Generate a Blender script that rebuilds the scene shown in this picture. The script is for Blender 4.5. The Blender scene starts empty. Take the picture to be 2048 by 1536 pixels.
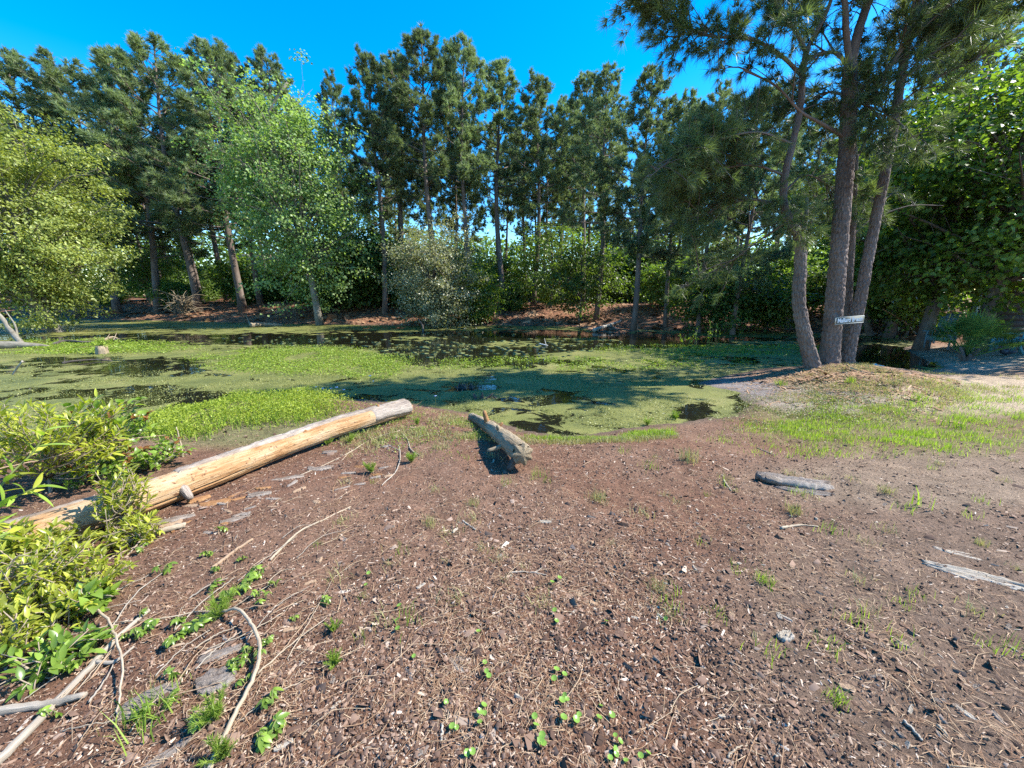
import bpy, math, random
import numpy as np
from mathutils import Vector, Matrix

# ------------------------------------------------------------------ camera, world, sun, exposure
SC = bpy.context.scene
COL = SC.collection
H, PITCH, FPX = 1.6, math.radians(13.0), 772.0
cd = bpy.data.cameras.new('camera')
cam = bpy.data.objects.new('camera', cd); COL.objects.link(cam)
cam.location = (0, 0, H); cam.rotation_euler = (math.radians(90) - PITCH, 0, 0)
cd.sensor_width = 36.0; cd.lens = 36.0 * FPX / 2048.0
cd.clip_start = 0.05; cd.clip_end = 1000
SC.camera = cam

SUN_EL, SUN_AZ = math.radians(45), math.radians(83)      # azimuth measured from +Y towards +X
W = bpy.data.worlds.new('World'); SC.world = W; W.use_nodes = True
nt = W.node_tree; nt.nodes.clear()
sky = nt.nodes.new('ShaderNodeTexSky'); sky.sky_type = 'NISHITA'; sky.sun_disc = False
sky.sun_elevation = SUN_EL; sky.sun_rotation = SUN_AZ
sky.air_density = 1.0; sky.dust_density = 0.3; sky.ozone_density = 2.5
hs = nt.nodes.new('ShaderNodeHueSaturation'); hs.inputs['Saturation'].default_value = 1.52; hs.inputs['Value'].default_value = 1.1
hs.inputs['Hue'].default_value = 0.501
bgn = nt.nodes.new('ShaderNodeBackground'); bgn.inputs['Strength'].default_value = 0.15
wo = nt.nodes.new('ShaderNodeOutputWorld')
nt.links.new(sky.outputs[0], hs.inputs['Color']); nt.links.new(hs.outputs[0], bgn.inputs[0]); nt.links.new(bgn.outputs[0], wo.inputs[0])

sl = bpy.data.lights.new('sun', 'SUN'); sl.energy = 5.0; sl.angle = math.radians(0.5); sl.color = (1.0, 0.955, 0.88)
sun = bpy.data.objects.new('sun', sl); COL.objects.link(sun)
SD = Vector((math.cos(SUN_EL) * math.sin(SUN_AZ), math.cos(SUN_EL) * math.cos(SUN_AZ), math.sin(SUN_EL)))
sun.rotation_euler = SD.to_track_quat('Z', 'Y').to_euler(); sun.location = SD * 60
SC.view_settings.view_transform = 'Standard'; SC.view_settings.look = 'None'
SC.view_settings.exposure = 1.28; SC.view_settings.gamma = 1.0; SC.view_settings.use_curve_mapping = False
SC.render.engine = 'CYCLES'
SC.cycles.max_bounces = 6; SC.cycles.diffuse_bounces = 3; SC.cycles.glossy_bounces = 3
SC.cycles.transmission_bounces = 4; SC.cycles.transparent_max_bounces = 8
SC.cycles.use_denoising = False

R = np.random.default_rng(7)
random.seed(7)
CP, SP = math.cos(PITCH), math.sin(PITCH)

# ------------------------------------------------------------------ photo geometry: pixel <-> place
def ray(px, py):
    dx, dy = (px - 1024) / FPX, (768 - py) / FPX
    return np.array([dx, CP + dy * SP, -SP + dy * CP])
def at(px, py, Y):
    d = ray(px, py); t = Y / d[1]
    return np.array([d[0] * t, Y, H + d[2] * t])
def on_z(px, py, z):
    d = ray(px, py); t = (z - H) / d[2]
    return np.array([d[0] * t, d[1] * t, z])
def project(P):
    X, Y, Z = P[..., 0], P[..., 1], P[..., 2] - H
    dep = Y * CP - Z * SP; v = Y * SP + Z * CP
    ok = dep > 0.2
    dd = np.where(ok, dep, 1.0)
    return np.where(ok, 1024 + FPX * X / dd, -9999), np.where(ok, 768 - FPX * v / dd, -9999)

def _hash(ix, iy, seed):
    n = (ix.astype(np.int64) * 374761393 + iy.astype(np.int64) * 668265263 + seed * 974711) & 0x7fffffff
    n = (n ^ (n >> 13)) * 1274126177 & 0x7fffffff
    n = n ^ (n >> 16)
    return (n & 0xffff) / 65535.0
def vnoise(x, y, seed=0):
    x = np.asarray(x, float); y = np.asarray(y, float)
    ix, iy = np.floor(x), np.floor(y); fx, fy = x - ix, y - iy
    fx = fx * fx * (3 - 2 * fx); fy = fy * fy * (3 - 2 * fy)
    a, b = _hash(ix, iy, seed), _hash(ix + 1, iy, seed)
    c, d = _hash(ix, iy + 1, seed), _hash(ix + 1, iy + 1, seed)
    return (a + (b - a) * fx) * (1 - fy) + (c + (d - c) * fx) * fy
def fbm(x, y, seed=0, o=4):
    s, a, t = 0.0, 0.5, 0.0
    for i in range(o):
        s = s + a * vnoise(x * 2 ** i, y * 2 ** i, seed + i * 17); t += a; a *= 0.5
    return s / t
def sst(a, b, x):
    t = np.clip((x - a) / (b - a), 0, 1); return t * t * (3 - 2 * t)

# ------------------------------------------------------------------ pond outline and ground height
WZ = -0.30
shore_px = [(-700, 1010), (-300, 905), (60, 885), (280, 852), (420, 820), (520, 802), (640, 792), (720, 800), (830, 808), (950, 828),
            (1050, 862), (1120, 872), (1190, 868), (1290, 850), (1400, 838), (1475, 826), (1500, 806), (1470, 786),
            (1430, 777), (1388, 768), (1420, 757), (1500, 747), (1600, 735), (1640, 722), (1700, 718), (1730, 730), (1790, 740), (1850, 742),
            (1872, 733), (1835, 714), (1805, 697), (1835, 684), (1760, 674), (1600, 665), (1400, 663), (1285, 660),
            (1250, 668), (1195, 664), (1150, 654), (1000, 651), (860, 653), (640, 649), (500, 646), (300, 641), (100, 637), (-200, 634), (-600, 637)]
PW = [tuple(on_z(a, b, WZ)[:2]) for a, b in shore_px] + [(-52, 20), (-40, 8), (-20, 4)]
PW = np.array(PW)
def sdf(x, y):
    x = np.asarray(x, float); y = np.asarray(y, float)
    best = np.full(x.shape, 1e9); ins = np.zeros(x.shape, bool)
    n = len(PW)
    for i in range(n):
        ax, ay = PW[i]; bx, by = PW[(i + 1) % n]
        ex, ey = bx - ax, by - ay
        t = np.clip(((x - ax) * ex + (y - ay) * ey) / (ex * ex + ey * ey), 0, 1)
        d = np.hypot(x - ax - t * ex, y - ay - t * ey)
        best = np.minimum(best, d)
        c = ((ay > y) != (by > y)) & (x < (bx - ax) * (y - ay) / (by - ay + 1e-12) + ax)
        ins ^= c
    return np.where(ins, -best, best)
def pond_d(x, y):
    return sdf(x, y) + 0.25 * (fbm(np.asarray(x) * 1.3, np.asarray(y) * 1.3, 5) - 0.5) + 0.10 * (fbm(np.asarray(x) * 6, np.asarray(y) * 6, 9) - 0.5)
def ground_z(x, y):
    x = np.asarray(x, float); y = np.asarray(y, float)
    d = pond_d(x, y)
    wd_ = 1.3 + 1.6 * sst(1.0, 3.5, x)
    z = np.where(d > 0, WZ + 0.30 * sst(-0.05 * wd_, wd_, d), WZ - 0.5 * sst(0, 1.6, -d) - 0.006)
    far = sst(13, 19, y + 0.12 * np.abs(x))
    z = z + far * (0.9 * sst(0.5, 7, d) + 0.5 * sst(7, 25, d))
    z = z + 0.24 * np.exp(-((x - 7.3) ** 2 + (y - 8.45) ** 2) / 1.7) - 0.07 * np.exp(-((x - 5.5) ** 2 / 6 + (y - 5.6) ** 2 / 1.6)) * sst(0, 1, d)
    z = z + 0.05 * np.exp(-((x + 2.0) ** 2 + (y - 2.0) ** 2) / 2.0)
    amp = sst(0.0, 0.8, d)
    z = z + amp * (0.07 * (fbm(x * 0.9, y * 0.9, 21) - 0.5) + 0.045 * (fbm(x * 4, y * 4, 31) - 0.5) + 0.016 * (vnoise(x * 17, y * 17, 41) - 0.5))
    return z
def gz(x, y): return float(ground_z(np.array([x]), np.array([y]))[0])
def gp(px, py):
    z = 0.0
    for _ in range(6):
        p = on_z(px, py, z); z = 0.5 * z + 0.5 * gz(p[0], p[1])
    return np.array([p[0], p[1], gz(p[0], p[1])])
def ell(PX, PY, cx, cy, rx, ry, soft=0.35):
    q = np.sqrt(((PX - cx) / rx) ** 2 + ((PY - cy) / ry) ** 2)
    return 1 - sst(1 - soft, 1 + soft, q)

# ------------------------------------------------------------------ mesh helpers
def make(name, V, T, mat, parent=None, tint=None, st=None, col=None, smooth=False):
    V = np.ascontiguousarray(V, np.float32); T = np.ascontiguousarray(T, np.int32)
    me = bpy.data.meshes.new(name)
    me.vertices.add(len(V)); me.vertices.foreach_set('co', V.ravel())
    me.loops.add(T.size); me.loops.foreach_set('vertex_index', T.ravel())
    me.polygons.add(len(T)); me.polygons.foreach_set('loop_start', np.arange(0, T.size, 3, dtype=np.int32))
    me.polygons.foreach_set('loop_total', np.full(len(T), 3, np.int32))
    if smooth: me.polygons.foreach_set('use_smooth', np.ones(len(T), bool))
    me.update(calc_edges=True)
    if tint is not None:
        a = me.attributes.new('tint', 'FLOAT', 'POINT'); a.data.foreach_set('value', np.ascontiguousarray(tint, np.float32))
    if st is not None:
        a = me.attributes.new('st', 'FLOAT_VECTOR', 'POINT'); a.data.foreach_set('vector', np.ascontiguousarray(st, np.float32).ravel())
    if col is not None:
        a = me.attributes.new('soil', 'FLOAT_COLOR', 'POINT')
        c = np.ones((len(V), 4), np.float32); c[:, :3] = col; a.data.foreach_set('color', c.ravel())
    if mat: me.materials.append(mat)
    o = bpy.data.objects.new(name, me); COL.objects.link(o)
    if parent: o.parent = parent
    return o
class B:
    """collects shapes that end up as ONE mesh"""
    def __init__(s): s.V, s.T, s.S, s.C, s.n = [], [], [], [], 0
    def add(s, V, T, st=None, tint=0.5):
        s.V.append(np.asarray(V, float)); s.T.append(np.asarray(T, int) + s.n); s.n += len(V)
        s.S.append(np.asarray(V if st is None else st, float))
        s.C.append(np.full(len(V), tint) if np.isscalar(tint) else np.asarray(tint, float))
        return s
    def make(s, name, mat, parent=None, smooth=False):
        if not s.V: return None
        return make(name, np.vstack(s.V), np.vstack(s.T), mat, parent, tint=np.concatenate(s.C), st=np.vstack(s.S), smooth=smooth)
def norm(a): return a / (np.linalg.norm(a, axis=-1, keepdims=True) + 1e-12)
def smooth_path(P, n):
    P = np.asarray(P, float); k = len(P)
    if k < 3:
        t = np.linspace(0, 1, n)[:, None]; return P[0] * (1 - t) + P[-1] * t
    m = np.gradient(P, axis=0); u = np.linspace(0, k - 1, n); i = np.minimum(u.astype(int), k - 2); f = (u - i)[:, None]
    h00 = 2 * f ** 3 - 3 * f ** 2 + 1; h10 = f ** 3 - 2 * f ** 2 + f; h01 = -2 * f ** 3 + 3 * f ** 2; h11 = f ** 3 - f ** 2
    return h00 * P[i] + h10 * m[i] + h01 * P[i + 1] + h11 * m[i + 1]
def tube(P, rad, n=6, cap=True, disp=None):
    """disp(s, theta, r) -> radial displacement"""
    P = np.asarray(P, float); k = len(P); rad = np.broadcast_to(np.asarray(rad, float), (k,))
    tg = norm(np.gradient(P, axis=0))
    u = np.cross(tg[0], [0, 0, 1.0]);
    if np.linalg.norm(u) < 0.1: u = np.cross(tg[0], [1.0, 0, 0])
    u = u / np.linalg.norm(u); U = np.empty((k, 3))
    for i in range(k):
        u = u - tg[i] * np.dot(u, tg[i]); u = u / (np.linalg.norm(u) + 1e-12); U[i] = u
    Wv = np.cross(tg, U)
    th = np.linspace(0, 2 * np.pi, n, endpoint=False)
    s = np.concatenate([[0], np.cumsum(np.linalg.norm(np.diff(P, axis=0), axis=1))])
    SS, TH = np.meshgrid(s, th, indexing='ij'); RR = np.repeat(rad[:, None], n, 1)
    if disp is not None: RR = RR + disp(SS, TH, RR)
    V = P[:, None, :] + RR[..., None] * (np.cos(TH)[..., None] * U[:, None, :] + np.sin(TH)[..., None] * Wv[:, None, :])
    st = np.stack([SS, np.cos(TH) * rad[:, None], np.sin(TH) * rad[:, None]], -1).reshape(-1, 3)
    V = V.reshape(-1, 3)
    i, j = np.meshgrid(np.arange(k - 1), np.arange(n), indexing='ij'); j2 = (j + 1) % n
    a, b, c, d = i * n + j, i * n + j2, (i + 1) * n + j2, (i + 1) * n + j
    T = np.concatenate([np.stack([a, b, c], -1).reshape(-1, 3), np.stack([a, c, d], -1).reshape(-1, 3)])
    if cap:
        V = np.vstack([V, P[0], P[-1]]); st = np.vstack([st, [[0, 0, 0], [s[-1], 0, 0]]])
        j = np.arange(n); j2 = (j + 1) % n; b0 = k * n
        T = np.vstack([T, np.stack([j2, j, np.full(n, b0)], -1), np.stack([(k - 1) * n + j, (k - 1) * n + j2, np.full(n, b0 + 1)], -1)])
    return V, T, st
def box(c, s, rot=None, taper=1.0):
    x, y, z = np.array(s) / 2
    V = np.array([[-x, -y, -z], [x, -y, -z], [x, y, -z], [-x, y, -z], [-x * taper, -y, z], [x * taper, -y, z], [x * taper, y, z], [-x * taper, y, z]])
    T = np.array([[0, 2, 1], [0, 3, 2], [4, 5, 6], [4, 6, 7], [0, 1, 5], [0, 5, 4], [1, 2, 6], [1, 6, 5], [2, 3, 7], [2, 7, 6], [3, 0, 4], [3, 4, 7]])
    if rot is not None: V = V @ np.array(rot).T
    return V + np.array(c), T
def rotx(a): c, s = math.cos(a), math.sin(a); return np.array([[1, 0, 0], [0, c, -s], [0, s, c]])
def rotz(a): c, s = math.cos(a), math.sin(a); return np.array([[c, -s, 0], [s, c, 0], [0, 0, 1]])
def roty(a): c, s = math.cos(a), math.sin(a); return np.array([[c, 0, s], [0, 1, 0], [-s, 0, c]])

def needles(pos, dr, m, ln, wd, spread=0.75, droop=0.0):
    """bursts of m needles at each pos around dr; one triangle each"""
    N = len(pos)
    d = dr[:, None, :] + R.normal(0, spread, (N, m, 3)); d[..., 2] -= droop; d = norm(d)
    side = norm(np.cross(d, R.normal(0, 1, (N, m, 3)))) * (wd * R.uniform(0.7, 1.3, (N, m, 1)))
    L = ln * R.uniform(0.7, 1.15, (N, m, 1))
    p = pos[:, None, :] + d * L * 0.08
    V = np.stack([p - side, p + side, p + d * L], 2).reshape(-1, 3)
    T = np.arange(len(V)).reshape(-1, 3)
    tn = np.repeat(np.clip(R.normal(0.5, 0.2, N), 0, 1), m * 3)
    return V, T, tn
def leaves(pos, ax, nm, ln, wd, fold=0.18):
    """folded rhombic leaves: 4 vertices, 2 triangles"""
    N = len(pos); ax = norm(ax); sd = norm(np.cross(nm, ax)); up = np.cross(ax, sd)
    L = (np.broadcast_to(ln, (N,)) * R.uniform(0.7, 1.2, N))[:, None]; Wd = L * (wd / 2)
    V = np.stack([pos, pos + ax * L * 0.42 + sd * Wd + up * Wd * fold, pos + ax * L - up * L * 0.12, pos + ax * L * 0.42 - sd * Wd + up * Wd * fold], 1).reshape(-1, 3)
    b = np.arange(N)[:, None] * 4
    T = np.concatenate([b + np.array([[0, 1, 2]]), b + np.array([[0, 2, 3]])])
    tn = np.repeat(R.uniform(0, 1, N), 4)
    return V, T, tn
def blades(pos, h, wd, lean=0.35):
    """grass blades: two triangles with a bend"""
    N = len(pos); h = np.broadcast_to(h, (N,)) * R.uniform(0.5, 1.25, N)
    a = R.uniform(0, 2 * np.pi, N); sd = np.stack([np.cos(a), np.sin(a), 0 * a], 1) * (np.broadcast_to(wd, (N,))[:, None] * 0.5)
    b = R.uniform(0, 2 * np.pi, N); ln = np.stack([np.cos(b), np.sin(b), 0 * b], 1) * (h * np.abs(R.normal(0, lean, N)))[:, None]
    up = np.stack([0 * h, 0 * h, h], 1)
    mid = pos + up * 0.6 + ln * 0.35; tip = pos + up + ln
    V = np.stack([pos - sd, pos + sd, mid + sd * 0.7, mid - sd * 0.7, tip], 1).reshape(-1, 3)
    k = np.arange(N)[:, None] * 5
    T = np.concatenate([k + np.array([[0, 1, 2]]), k + np.array([[0, 2, 3]]), k + np.array([[3, 2, 4]])])
    return V, T, np.repeat(R.uniform(0, 1, N), 5)

# ------------------------------------------------------------------ materials
def material(name): 
    m = bpy.data.materials.new(name); m.use_nodes = True
    n = m.node_tree; n.nodes.clear(); out = n.nodes.new('ShaderNodeOutputMaterial')
    return m, n, out
def N_(n, t, **k):
    x = n.nodes.new(t)
    for a, v in k.items():
        if a in x.inputs: x.inputs[a].default_value = v
        else: setattr(x, a, v)
    return x
def rgb(c): return (c[0], c[1], c[2], 1)
def ramp(n, fac, stops):
    r = n.nodes.new('ShaderNodeValToRGB'); e = r.color_ramp.elements
    while len(e) < len(stops): e.new(0.5)
    for i, (p, c) in enumerate(stops): e[i].position = p; e[i].color = rgb(c)
    n.links.new(fac, r.inputs[0]); return r.outputs[0]
def noise_tex(n, vec, scale, detail=5, rough=0.6, dist=0.0):
    t = N_(n, 'ShaderNodeTexNoise'); t.inputs['Scale'].default_value = scale; t.inputs['Detail'].default_value = detail
    t.inputs['Roughness'].default_value = rough; t.inputs['Distortion'].default_value = dist
    if vec is not None: n.links.new(vec, t.inputs['Vector'])
    return t.outputs[0]
def mixc(n, a, b, fac, mode='MIX'):
    m = n.nodes.new('ShaderNodeMix'); m.data_type = 'RGBA'; m.blend_type = mode
    for sock, v in ((m.inputs[0], fac), (m.inputs[6], a), (m.inputs[7], b)):
        if hasattr(v, 'links'): n.links.new(v, sock)
        else: sock.default_value = v
    return m.outputs[2]
def mapping(n, vec, sc):
    m = n.nodes.new('ShaderNodeMapping'); m.inputs['Scale'].default_value = sc; n.links.new(vec, m.inputs[0]); return m.outputs[0]
def attr(n, name): return N_(n, 'ShaderNodeAttribute', attribute_name=name)

def leaf_mat(name, dark, light, trans=0.45, rough=0.45, tcol=None, spec=0.35, ovar=0.25):
    m, n, out = material(name)
    a = attr(n, 'tint'); c = ramp(n, a.outputs['Fac'], [(0.0, dark), (0.75, light), (1.0, tuple(min(1, x * 1.25) for x in light))])
    oi = n.nodes.new('ShaderNodeObjectInfo')
    mr = N_(n, 'ShaderNodeMapRange'); mr.inputs[3].default_value = 1 - ovar; mr.inputs[4].default_value = 1 + ovar
    n.links.new(oi.outputs['Random'], mr.inputs[0])
    c = mixc(n, c, (1, 1, 1, 1), 1.0, 'MULTIPLY')
    vm = N_(n, 'ShaderNodeVectorMath', operation='SCALE'); n.links.new(c, vm.inputs[0]); n.links.new(mr.outputs[0], vm.inputs[3])
    c = vm.outputs[0]
    p = N_(n, 'ShaderNodeBsdfPrincipled'); p.inputs['Roughness'].default_value = rough; p.inputs['Specular IOR Level'].default_value = spec
    n.links.new(c, p.inputs['Base Color'])
    t = n.nodes.new('ShaderNodeBsdfTranslucent')
    tc = mixc(n, c, rgb(tcol or (1.3, 1.35, 0.5)), 1.0, 'MULTIPLY'); n.links.new(tc, t.inputs[0])
    x = N_(n, 'ShaderNodeMixShader'); x.inputs[0].default_value = trans
    n.links.new(p.outputs[0], x.inputs[1]); n.links.new(t.outputs[0], x.inputs[2]); n.links.new(x.outputs[0], out.inputs[0])
    return m
def wood_mat(name, stops, scale=(1.5, 22, 22), bump=0.5, fine=3.0, rough=0.85, big=1.2, alt=None):
    """streaky along the piece: coordinates 'st' = (along, across, across)"""
    m, n, out = material(name); a = attr(n, 'st').outputs['Vector']
    f1 = noise_tex(n, mapping(n, a, scale), fine, 6, 0.65, 0.3); f2 = noise_tex(n, mapping(n, a, (1, 3, 3)), big, 4)
    mx = N_(n, 'ShaderNodeMath', operation='MULTIPLY_ADD'); n.links.new(f2, mx.inputs[0]); mx.inputs[1].default_value = 0.6
    sc = N_(n, 'ShaderNodeMath', operation='MULTIPLY'); n.links.new(f1, sc.inputs[0]); sc.inputs[1].default_value = 0.45
    n.links.new(sc.outputs[0], mx.inputs[2])
    c = ramp(n, mx.outputs[0], stops)
    if alt is not None:
        f3 = noise_tex(n, a, alt[1], 4, 0.6); f3 = ramp(n, f3, [(alt[2], (0, 0, 0)), (alt[2] + 0.08, (1, 1, 1))])
        c = mixc(n, c, rgb(alt[0]), f3)
    p = N_(n, 'ShaderNodeBsdfPrincipled'); p.inputs['Roughness'].default_value = rough; p.inputs['Specular IOR Level'].default_value = 0.25
    n.links.new(c, p.inputs['Base Color'])
    bp = N_(n, 'ShaderNodeBump'); bp.inputs['Strength'].default_value = bump; bp.inputs['Distance'].default_value = 0.02
    n.links.new(f1, bp.inputs['Height']); n.links.new(bp.outputs[0], p.inputs['Normal']); n.links.new(p.outputs[0], out.inputs[0])
    return m
def plain_mat(name, c1, c2, scale=8, rough=0.8, bump=0.2, spec=0.3):
    m, n, out = material(name); tc = n.nodes.new('ShaderNodeTexCoord')
    f = noise_tex(n, tc.outputs['Object'], scale, 6, 0.65)
    c = ramp(n, f, [(0.3, c1), (0.7, c2)])
    p = N_(n, 'ShaderNodeBsdfPrincipled'); p.inputs['Roughness'].default_value = rough; p.inputs['Specular IOR Level'].default_value = spec
    n.links.new(c, p.inputs['Base Color'])
    bp = N_(n, 'ShaderNodeBump'); bp.inputs['Strength'].default_value = bump; bp.inputs['Distance'].default_value = 0.02
    n.links.new(f, bp.inputs['Height']); n.links.new(bp.outputs[0], p.inputs['Normal']); n.links.new(p.outputs[0], out.inputs[0])
    return m
def tint_mat(name, stops, rough=0.85, spec=0.2):
    m, n, out = material(name); a = attr(n, 'tint'); c = ramp(n, a.outputs['Fac'], stops)
    p = N_(n, 'ShaderNodeBsdfPrincipled'); p.inputs['Roughness'].default_value = rough; p.inputs['Specular IOR Level'].default_value = spec
    n.links.new(c, p.inputs['Base Color']); n.links.new(p.outputs[0], out.inputs[0]); return m

M = {}
M['pine'] = leaf_mat('pine_needles', (0.085, 0.118, 0.056), (0.22, 0.275, 0.14), 0.42, 0.5, (1.1, 1.2, 0.6), 0.3)
M['pine_near'] = leaf_mat('pine_needles_near', (0.050, 0.076, 0.034), (0.150, 0.190, 0.078), 0.42, 0.45, (1.2, 1.3, 0.55), 0.4)
M['gum'] = leaf_mat('gum_leaves', (0.115, 0.175, 0.06), (0.245, 0.325, 0.12), 0.48, 0.4, (1.25, 1.4, 0.5))
M['maple'] = leaf_mat('maple_leaves', (0.06, 0.11, 0.02), (0.15, 0.22, 0.042), 0.5, 0.4, (1.4, 1.5, 0.45))
M['olive'] = leaf_mat('olive_leaves', (0.15, 0.19, 0.04), (0.35, 0.40, 0.10), 0.42, 0.4, (1.25, 1.25, 0.5))
M['myrtle'] = leaf_mat('myrtle_leaves', (0.19, 0.20, 0.10), (0.40, 0.40, 0.23), 0.38, 0.35, (1.2, 1.25, 0.5), 0.5)
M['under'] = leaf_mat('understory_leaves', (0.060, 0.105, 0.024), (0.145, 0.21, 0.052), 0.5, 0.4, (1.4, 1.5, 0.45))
M['shrub_yellow'] = leaf_mat('shrub_leaves_yellow', (0.17, 0.20, 0.025), (0.40, 0.42, 0.055), 0.47, 0.35, (1.25, 1.3, 0.4), 0.5, 0.08)
M['shrub_green'] = leaf_mat('shrub_leaves_green', (0.12, 0.21, 0.03), (0.28, 0.39, 0.065), 0.46, 0.32, (1.3, 1.4, 0.4), 0.5, 0.08)
M['lime'] = leaf_mat('lime_weed_leaves', (0.17, 0.23, 0.025), (0.38, 0.44, 0.06), 0.45, 0.45, (1.2, 1.3, 0.4), 0.3, 0.05)
M['creeper'] = leaf_mat('creeper_leaves', (0.10, 0.18, 0.025), (0.23, 0.33, 0.05), 0.42, 0.32, (1.3, 1.4, 0.4), 0.5, 0.1)
M['redleaf'] = leaf_mat('young_red_leaves', (0.20, 0.09, 0.03), (0.33, 0.15, 0.05), 0.4, 0.4, (1.3, 1.0, 0.5))
M['pond_plant'] = leaf_mat('pond_plant_leaves', (0.13, 0.20, 0.025), (0.27, 0.35, 0.05), 0.38, 0.45, (1.2, 1.3, 0.4), 0.3, 0.05)
M['weed_leaf'] = leaf_mat('duckweed_leaves', (0.12, 0.135, 0.03), (0.26, 0.265, 0.085), 0.25, 0.45, (1.2, 1.2, 0.5), 0.4, 0.05)
M['grass'] = leaf_mat('grass_blades', (0.13, 0.22, 0.03), (0.31, 0.40, 0.07), 0.45, 0.45, (1.2, 1.3, 0.4), 0.3, 0.08)
M['dry_grass'] = leaf_mat('dry_grass_blades', (0.25, 0.22, 0.09), (0.42, 0.40, 0.17), 0.3, 0.5, (1.1, 1.1, 0.6), 0.3, 0.08)
M['penny'] = leaf_mat('pennywort_leaves', (0.14, 0.27, 0.04), (0.24, 0.40, 0.07), 0.35, 0.3, (1.2, 1.3, 0.4), 0.5, 0.1)
M['palm'] = leaf_mat('palmetto_leaves', (0.075, 0.14, 0.035), (0.16, 0.26, 0.07), 0.35, 0.6, (1.3, 1.4, 0.5), 0.12)
M['pad'] = leaf_mat('lily_pad_leaf', (0.14, 0.17, 0.06), (0.22, 0.25, 0.10), 0.1, 0.3, (1.1, 1.1, 0.5), 0.5)
M['bark'] = wood_mat('pine_bark', [(0.25, (0.055, 0.04, 0.033)), (0.5, (0.15, 0.11, 0.09)), (0.8, (0.27, 0.22, 0.19))], (4, 10, 10), 0.8, 4.0)
M['bark_far'] = wood_mat('far_bark', [(0.25, (0.05, 0.038, 0.03)), (0.5, (0.13, 0.098, 0.078)), (0.8, (0.24, 0.20, 0.165))], (3, 8, 8), 0.6, 1.5)
M['bark_pale'] = wood_mat('pale_bark', [(0.3, (0.06, 0.05, 0.035)), (0.48, (0.15, 0.13, 0.095)), (0.65, (0.27, 0.25, 0.20))], (3, 8, 8), 0.5, 2.0)
M['log'] = wood_mat('peeled_pine_wood', [(0.36, (0.12, 0.055, 0.022)), (0.45, (0.30, 0.155, 0.062)), (0.53, (0.38, 0.23, 0.11)), (0.66, (0.47, 0.34, 0.21))],
                    (2.0, 26, 26), 1.0, 2.6, 0.75, 2.2, alt=((0.13, 0.06, 0.028), 30, 0.60))
M['log_bark'] = wood_mat('log_bark_strip', [(0.34, (0.075, 0.055, 0.04)), (0.48, (0.20, 0.155, 0.12)), (0.58, (0.32, 0.265, 0.215)), (0.7, (0.43, 0.37, 0.30))], (3, 22, 22), 1.0, 3.0)
M['stub'] = wood_mat('weathered_log', [(0.34, (0.09, 0.06, 0.035)), (0.47, (0.22, 0.165, 0.10)), (0.58, (0.33, 0.265, 0.175)), (0.7, (0.42, 0.35, 0.25))], (2.2, 26, 26), 1.0, 2.8)
M['knot'] = wood_mat('knot_wood', [(0.2, (0.09, 0.04, 0.018)), (0.5, (0.24, 0.12, 0.05)), (0.8, (0.42, 0.25, 0.11))], (3, 10, 10), 0.6, 4)
M['stick'] = wood_mat('pale_stick', [(0.3, (0.15, 0.11, 0.07)), (0.5, (0.33, 0.26, 0.18)), (0.7, (0.50, 0.42, 0.31))], (6, 60, 60), 0.4, 3)
M['stick_grey'] = wood_mat('grey_stick', [(0.3, (0.13, 0.105, 0.08)), (0.5, (0.29, 0.245, 0.19)), (0.7, (0.45, 0.40, 0.33))], (2, 40, 40), 0.5, 3)
M['stick_brown'] = wood_mat('brown_stick', [(0.2, (0.13, 0.085, 0.05)), (0.5, (0.28, 0.19, 0.12)), (0.8, (0.40, 0.29, 0.19))], (3, 40, 40), 0.4, 3)
M['slab'] = wood_mat('furrowed_grey_bark', [(0.3, (0.09, 0.07, 0.055)), (0.5, (0.22, 0.18, 0.15)), (0.72, (0.42, 0.37, 0.31))], (5, 60, 60), 0.9, 3)
M['dark_wood'] = wood_mat('wet_dark_wood', [(0.2, (0.02, 0.016, 0.012)), (0.5, (0.06, 0.05, 0.04)), (0.85, (0.2, 0.18, 0.16))], (3, 14, 14), 0.7, 3)
M['plank'] = wood_mat('weathered_plank', [(0.34, (0.15, 0.12, 0.09)), (0.47, (0.29, 0.25, 0.195)), (0.6, (0.42, 0.375, 0.31))], (2, 60, 60), 0.5, 3)
M['chip'] = tint_mat('wood_chips', [(0.0, (0.07, 0.042, 0.03)), (0.35, (0.19, 0.12, 0.08)), (0.6, (0.36, 0.265, 0.19)), (0.85, (0.47, 0.37, 0.28)), (1.0, (0.60, 0.52, 0.43))])
M['straw'] = tint_mat('pine_straw', [(0.0, (0.15, 0.075, 0.04)), (0.5, (0.30, 0.18, 0.10)), (1.0, (0.47, 0.35, 0.22))])
M['crumb'] = tint_mat('soil_crumbs', [(0.0, (0.045, 0.026, 0.018)), (0.5, (0.12, 0.072, 0.05)), (0.85, (0.23, 0.15, 0.105)), (1.0, (0.42, 0.33, 0.26))])
M['teal'] = plain_mat('teal_paint', (0.09, 0.27, 0.30), (0.14, 0.36, 0.38), 6, 0.5, 0.1)
M['slate'] = plain_mat('slate_blue_paint', (0.10, 0.17, 0.20), (0.16, 0.24, 0.27), 6, 0.55, 0.1)
M['white_wood'] = plain_mat('bleached_wood', (0.5, 0.48, 0.44), (0.62, 0.60, 0.56), 20, 0.8, 0.3)
M['shade'] = plain_mat('shade_coloured_boards', (0.02, 0.022, 0.02), (0.045, 0.045, 0.04), 6, 0.8, 0.1)  # near-black colour paints the shade inside the shelter, no stain
M['tin'] = plain_mat('pale_roofing', (0.40, 0.41, 0.42), (0.55, 0.56, 0.57), 3, 0.5, 0.1)
M['sign'] = plain_mat('sign_board', (0.12, 0.13, 0.11), (0.18, 0.19, 0.165), 9, 0.7, 0.3)
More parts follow.
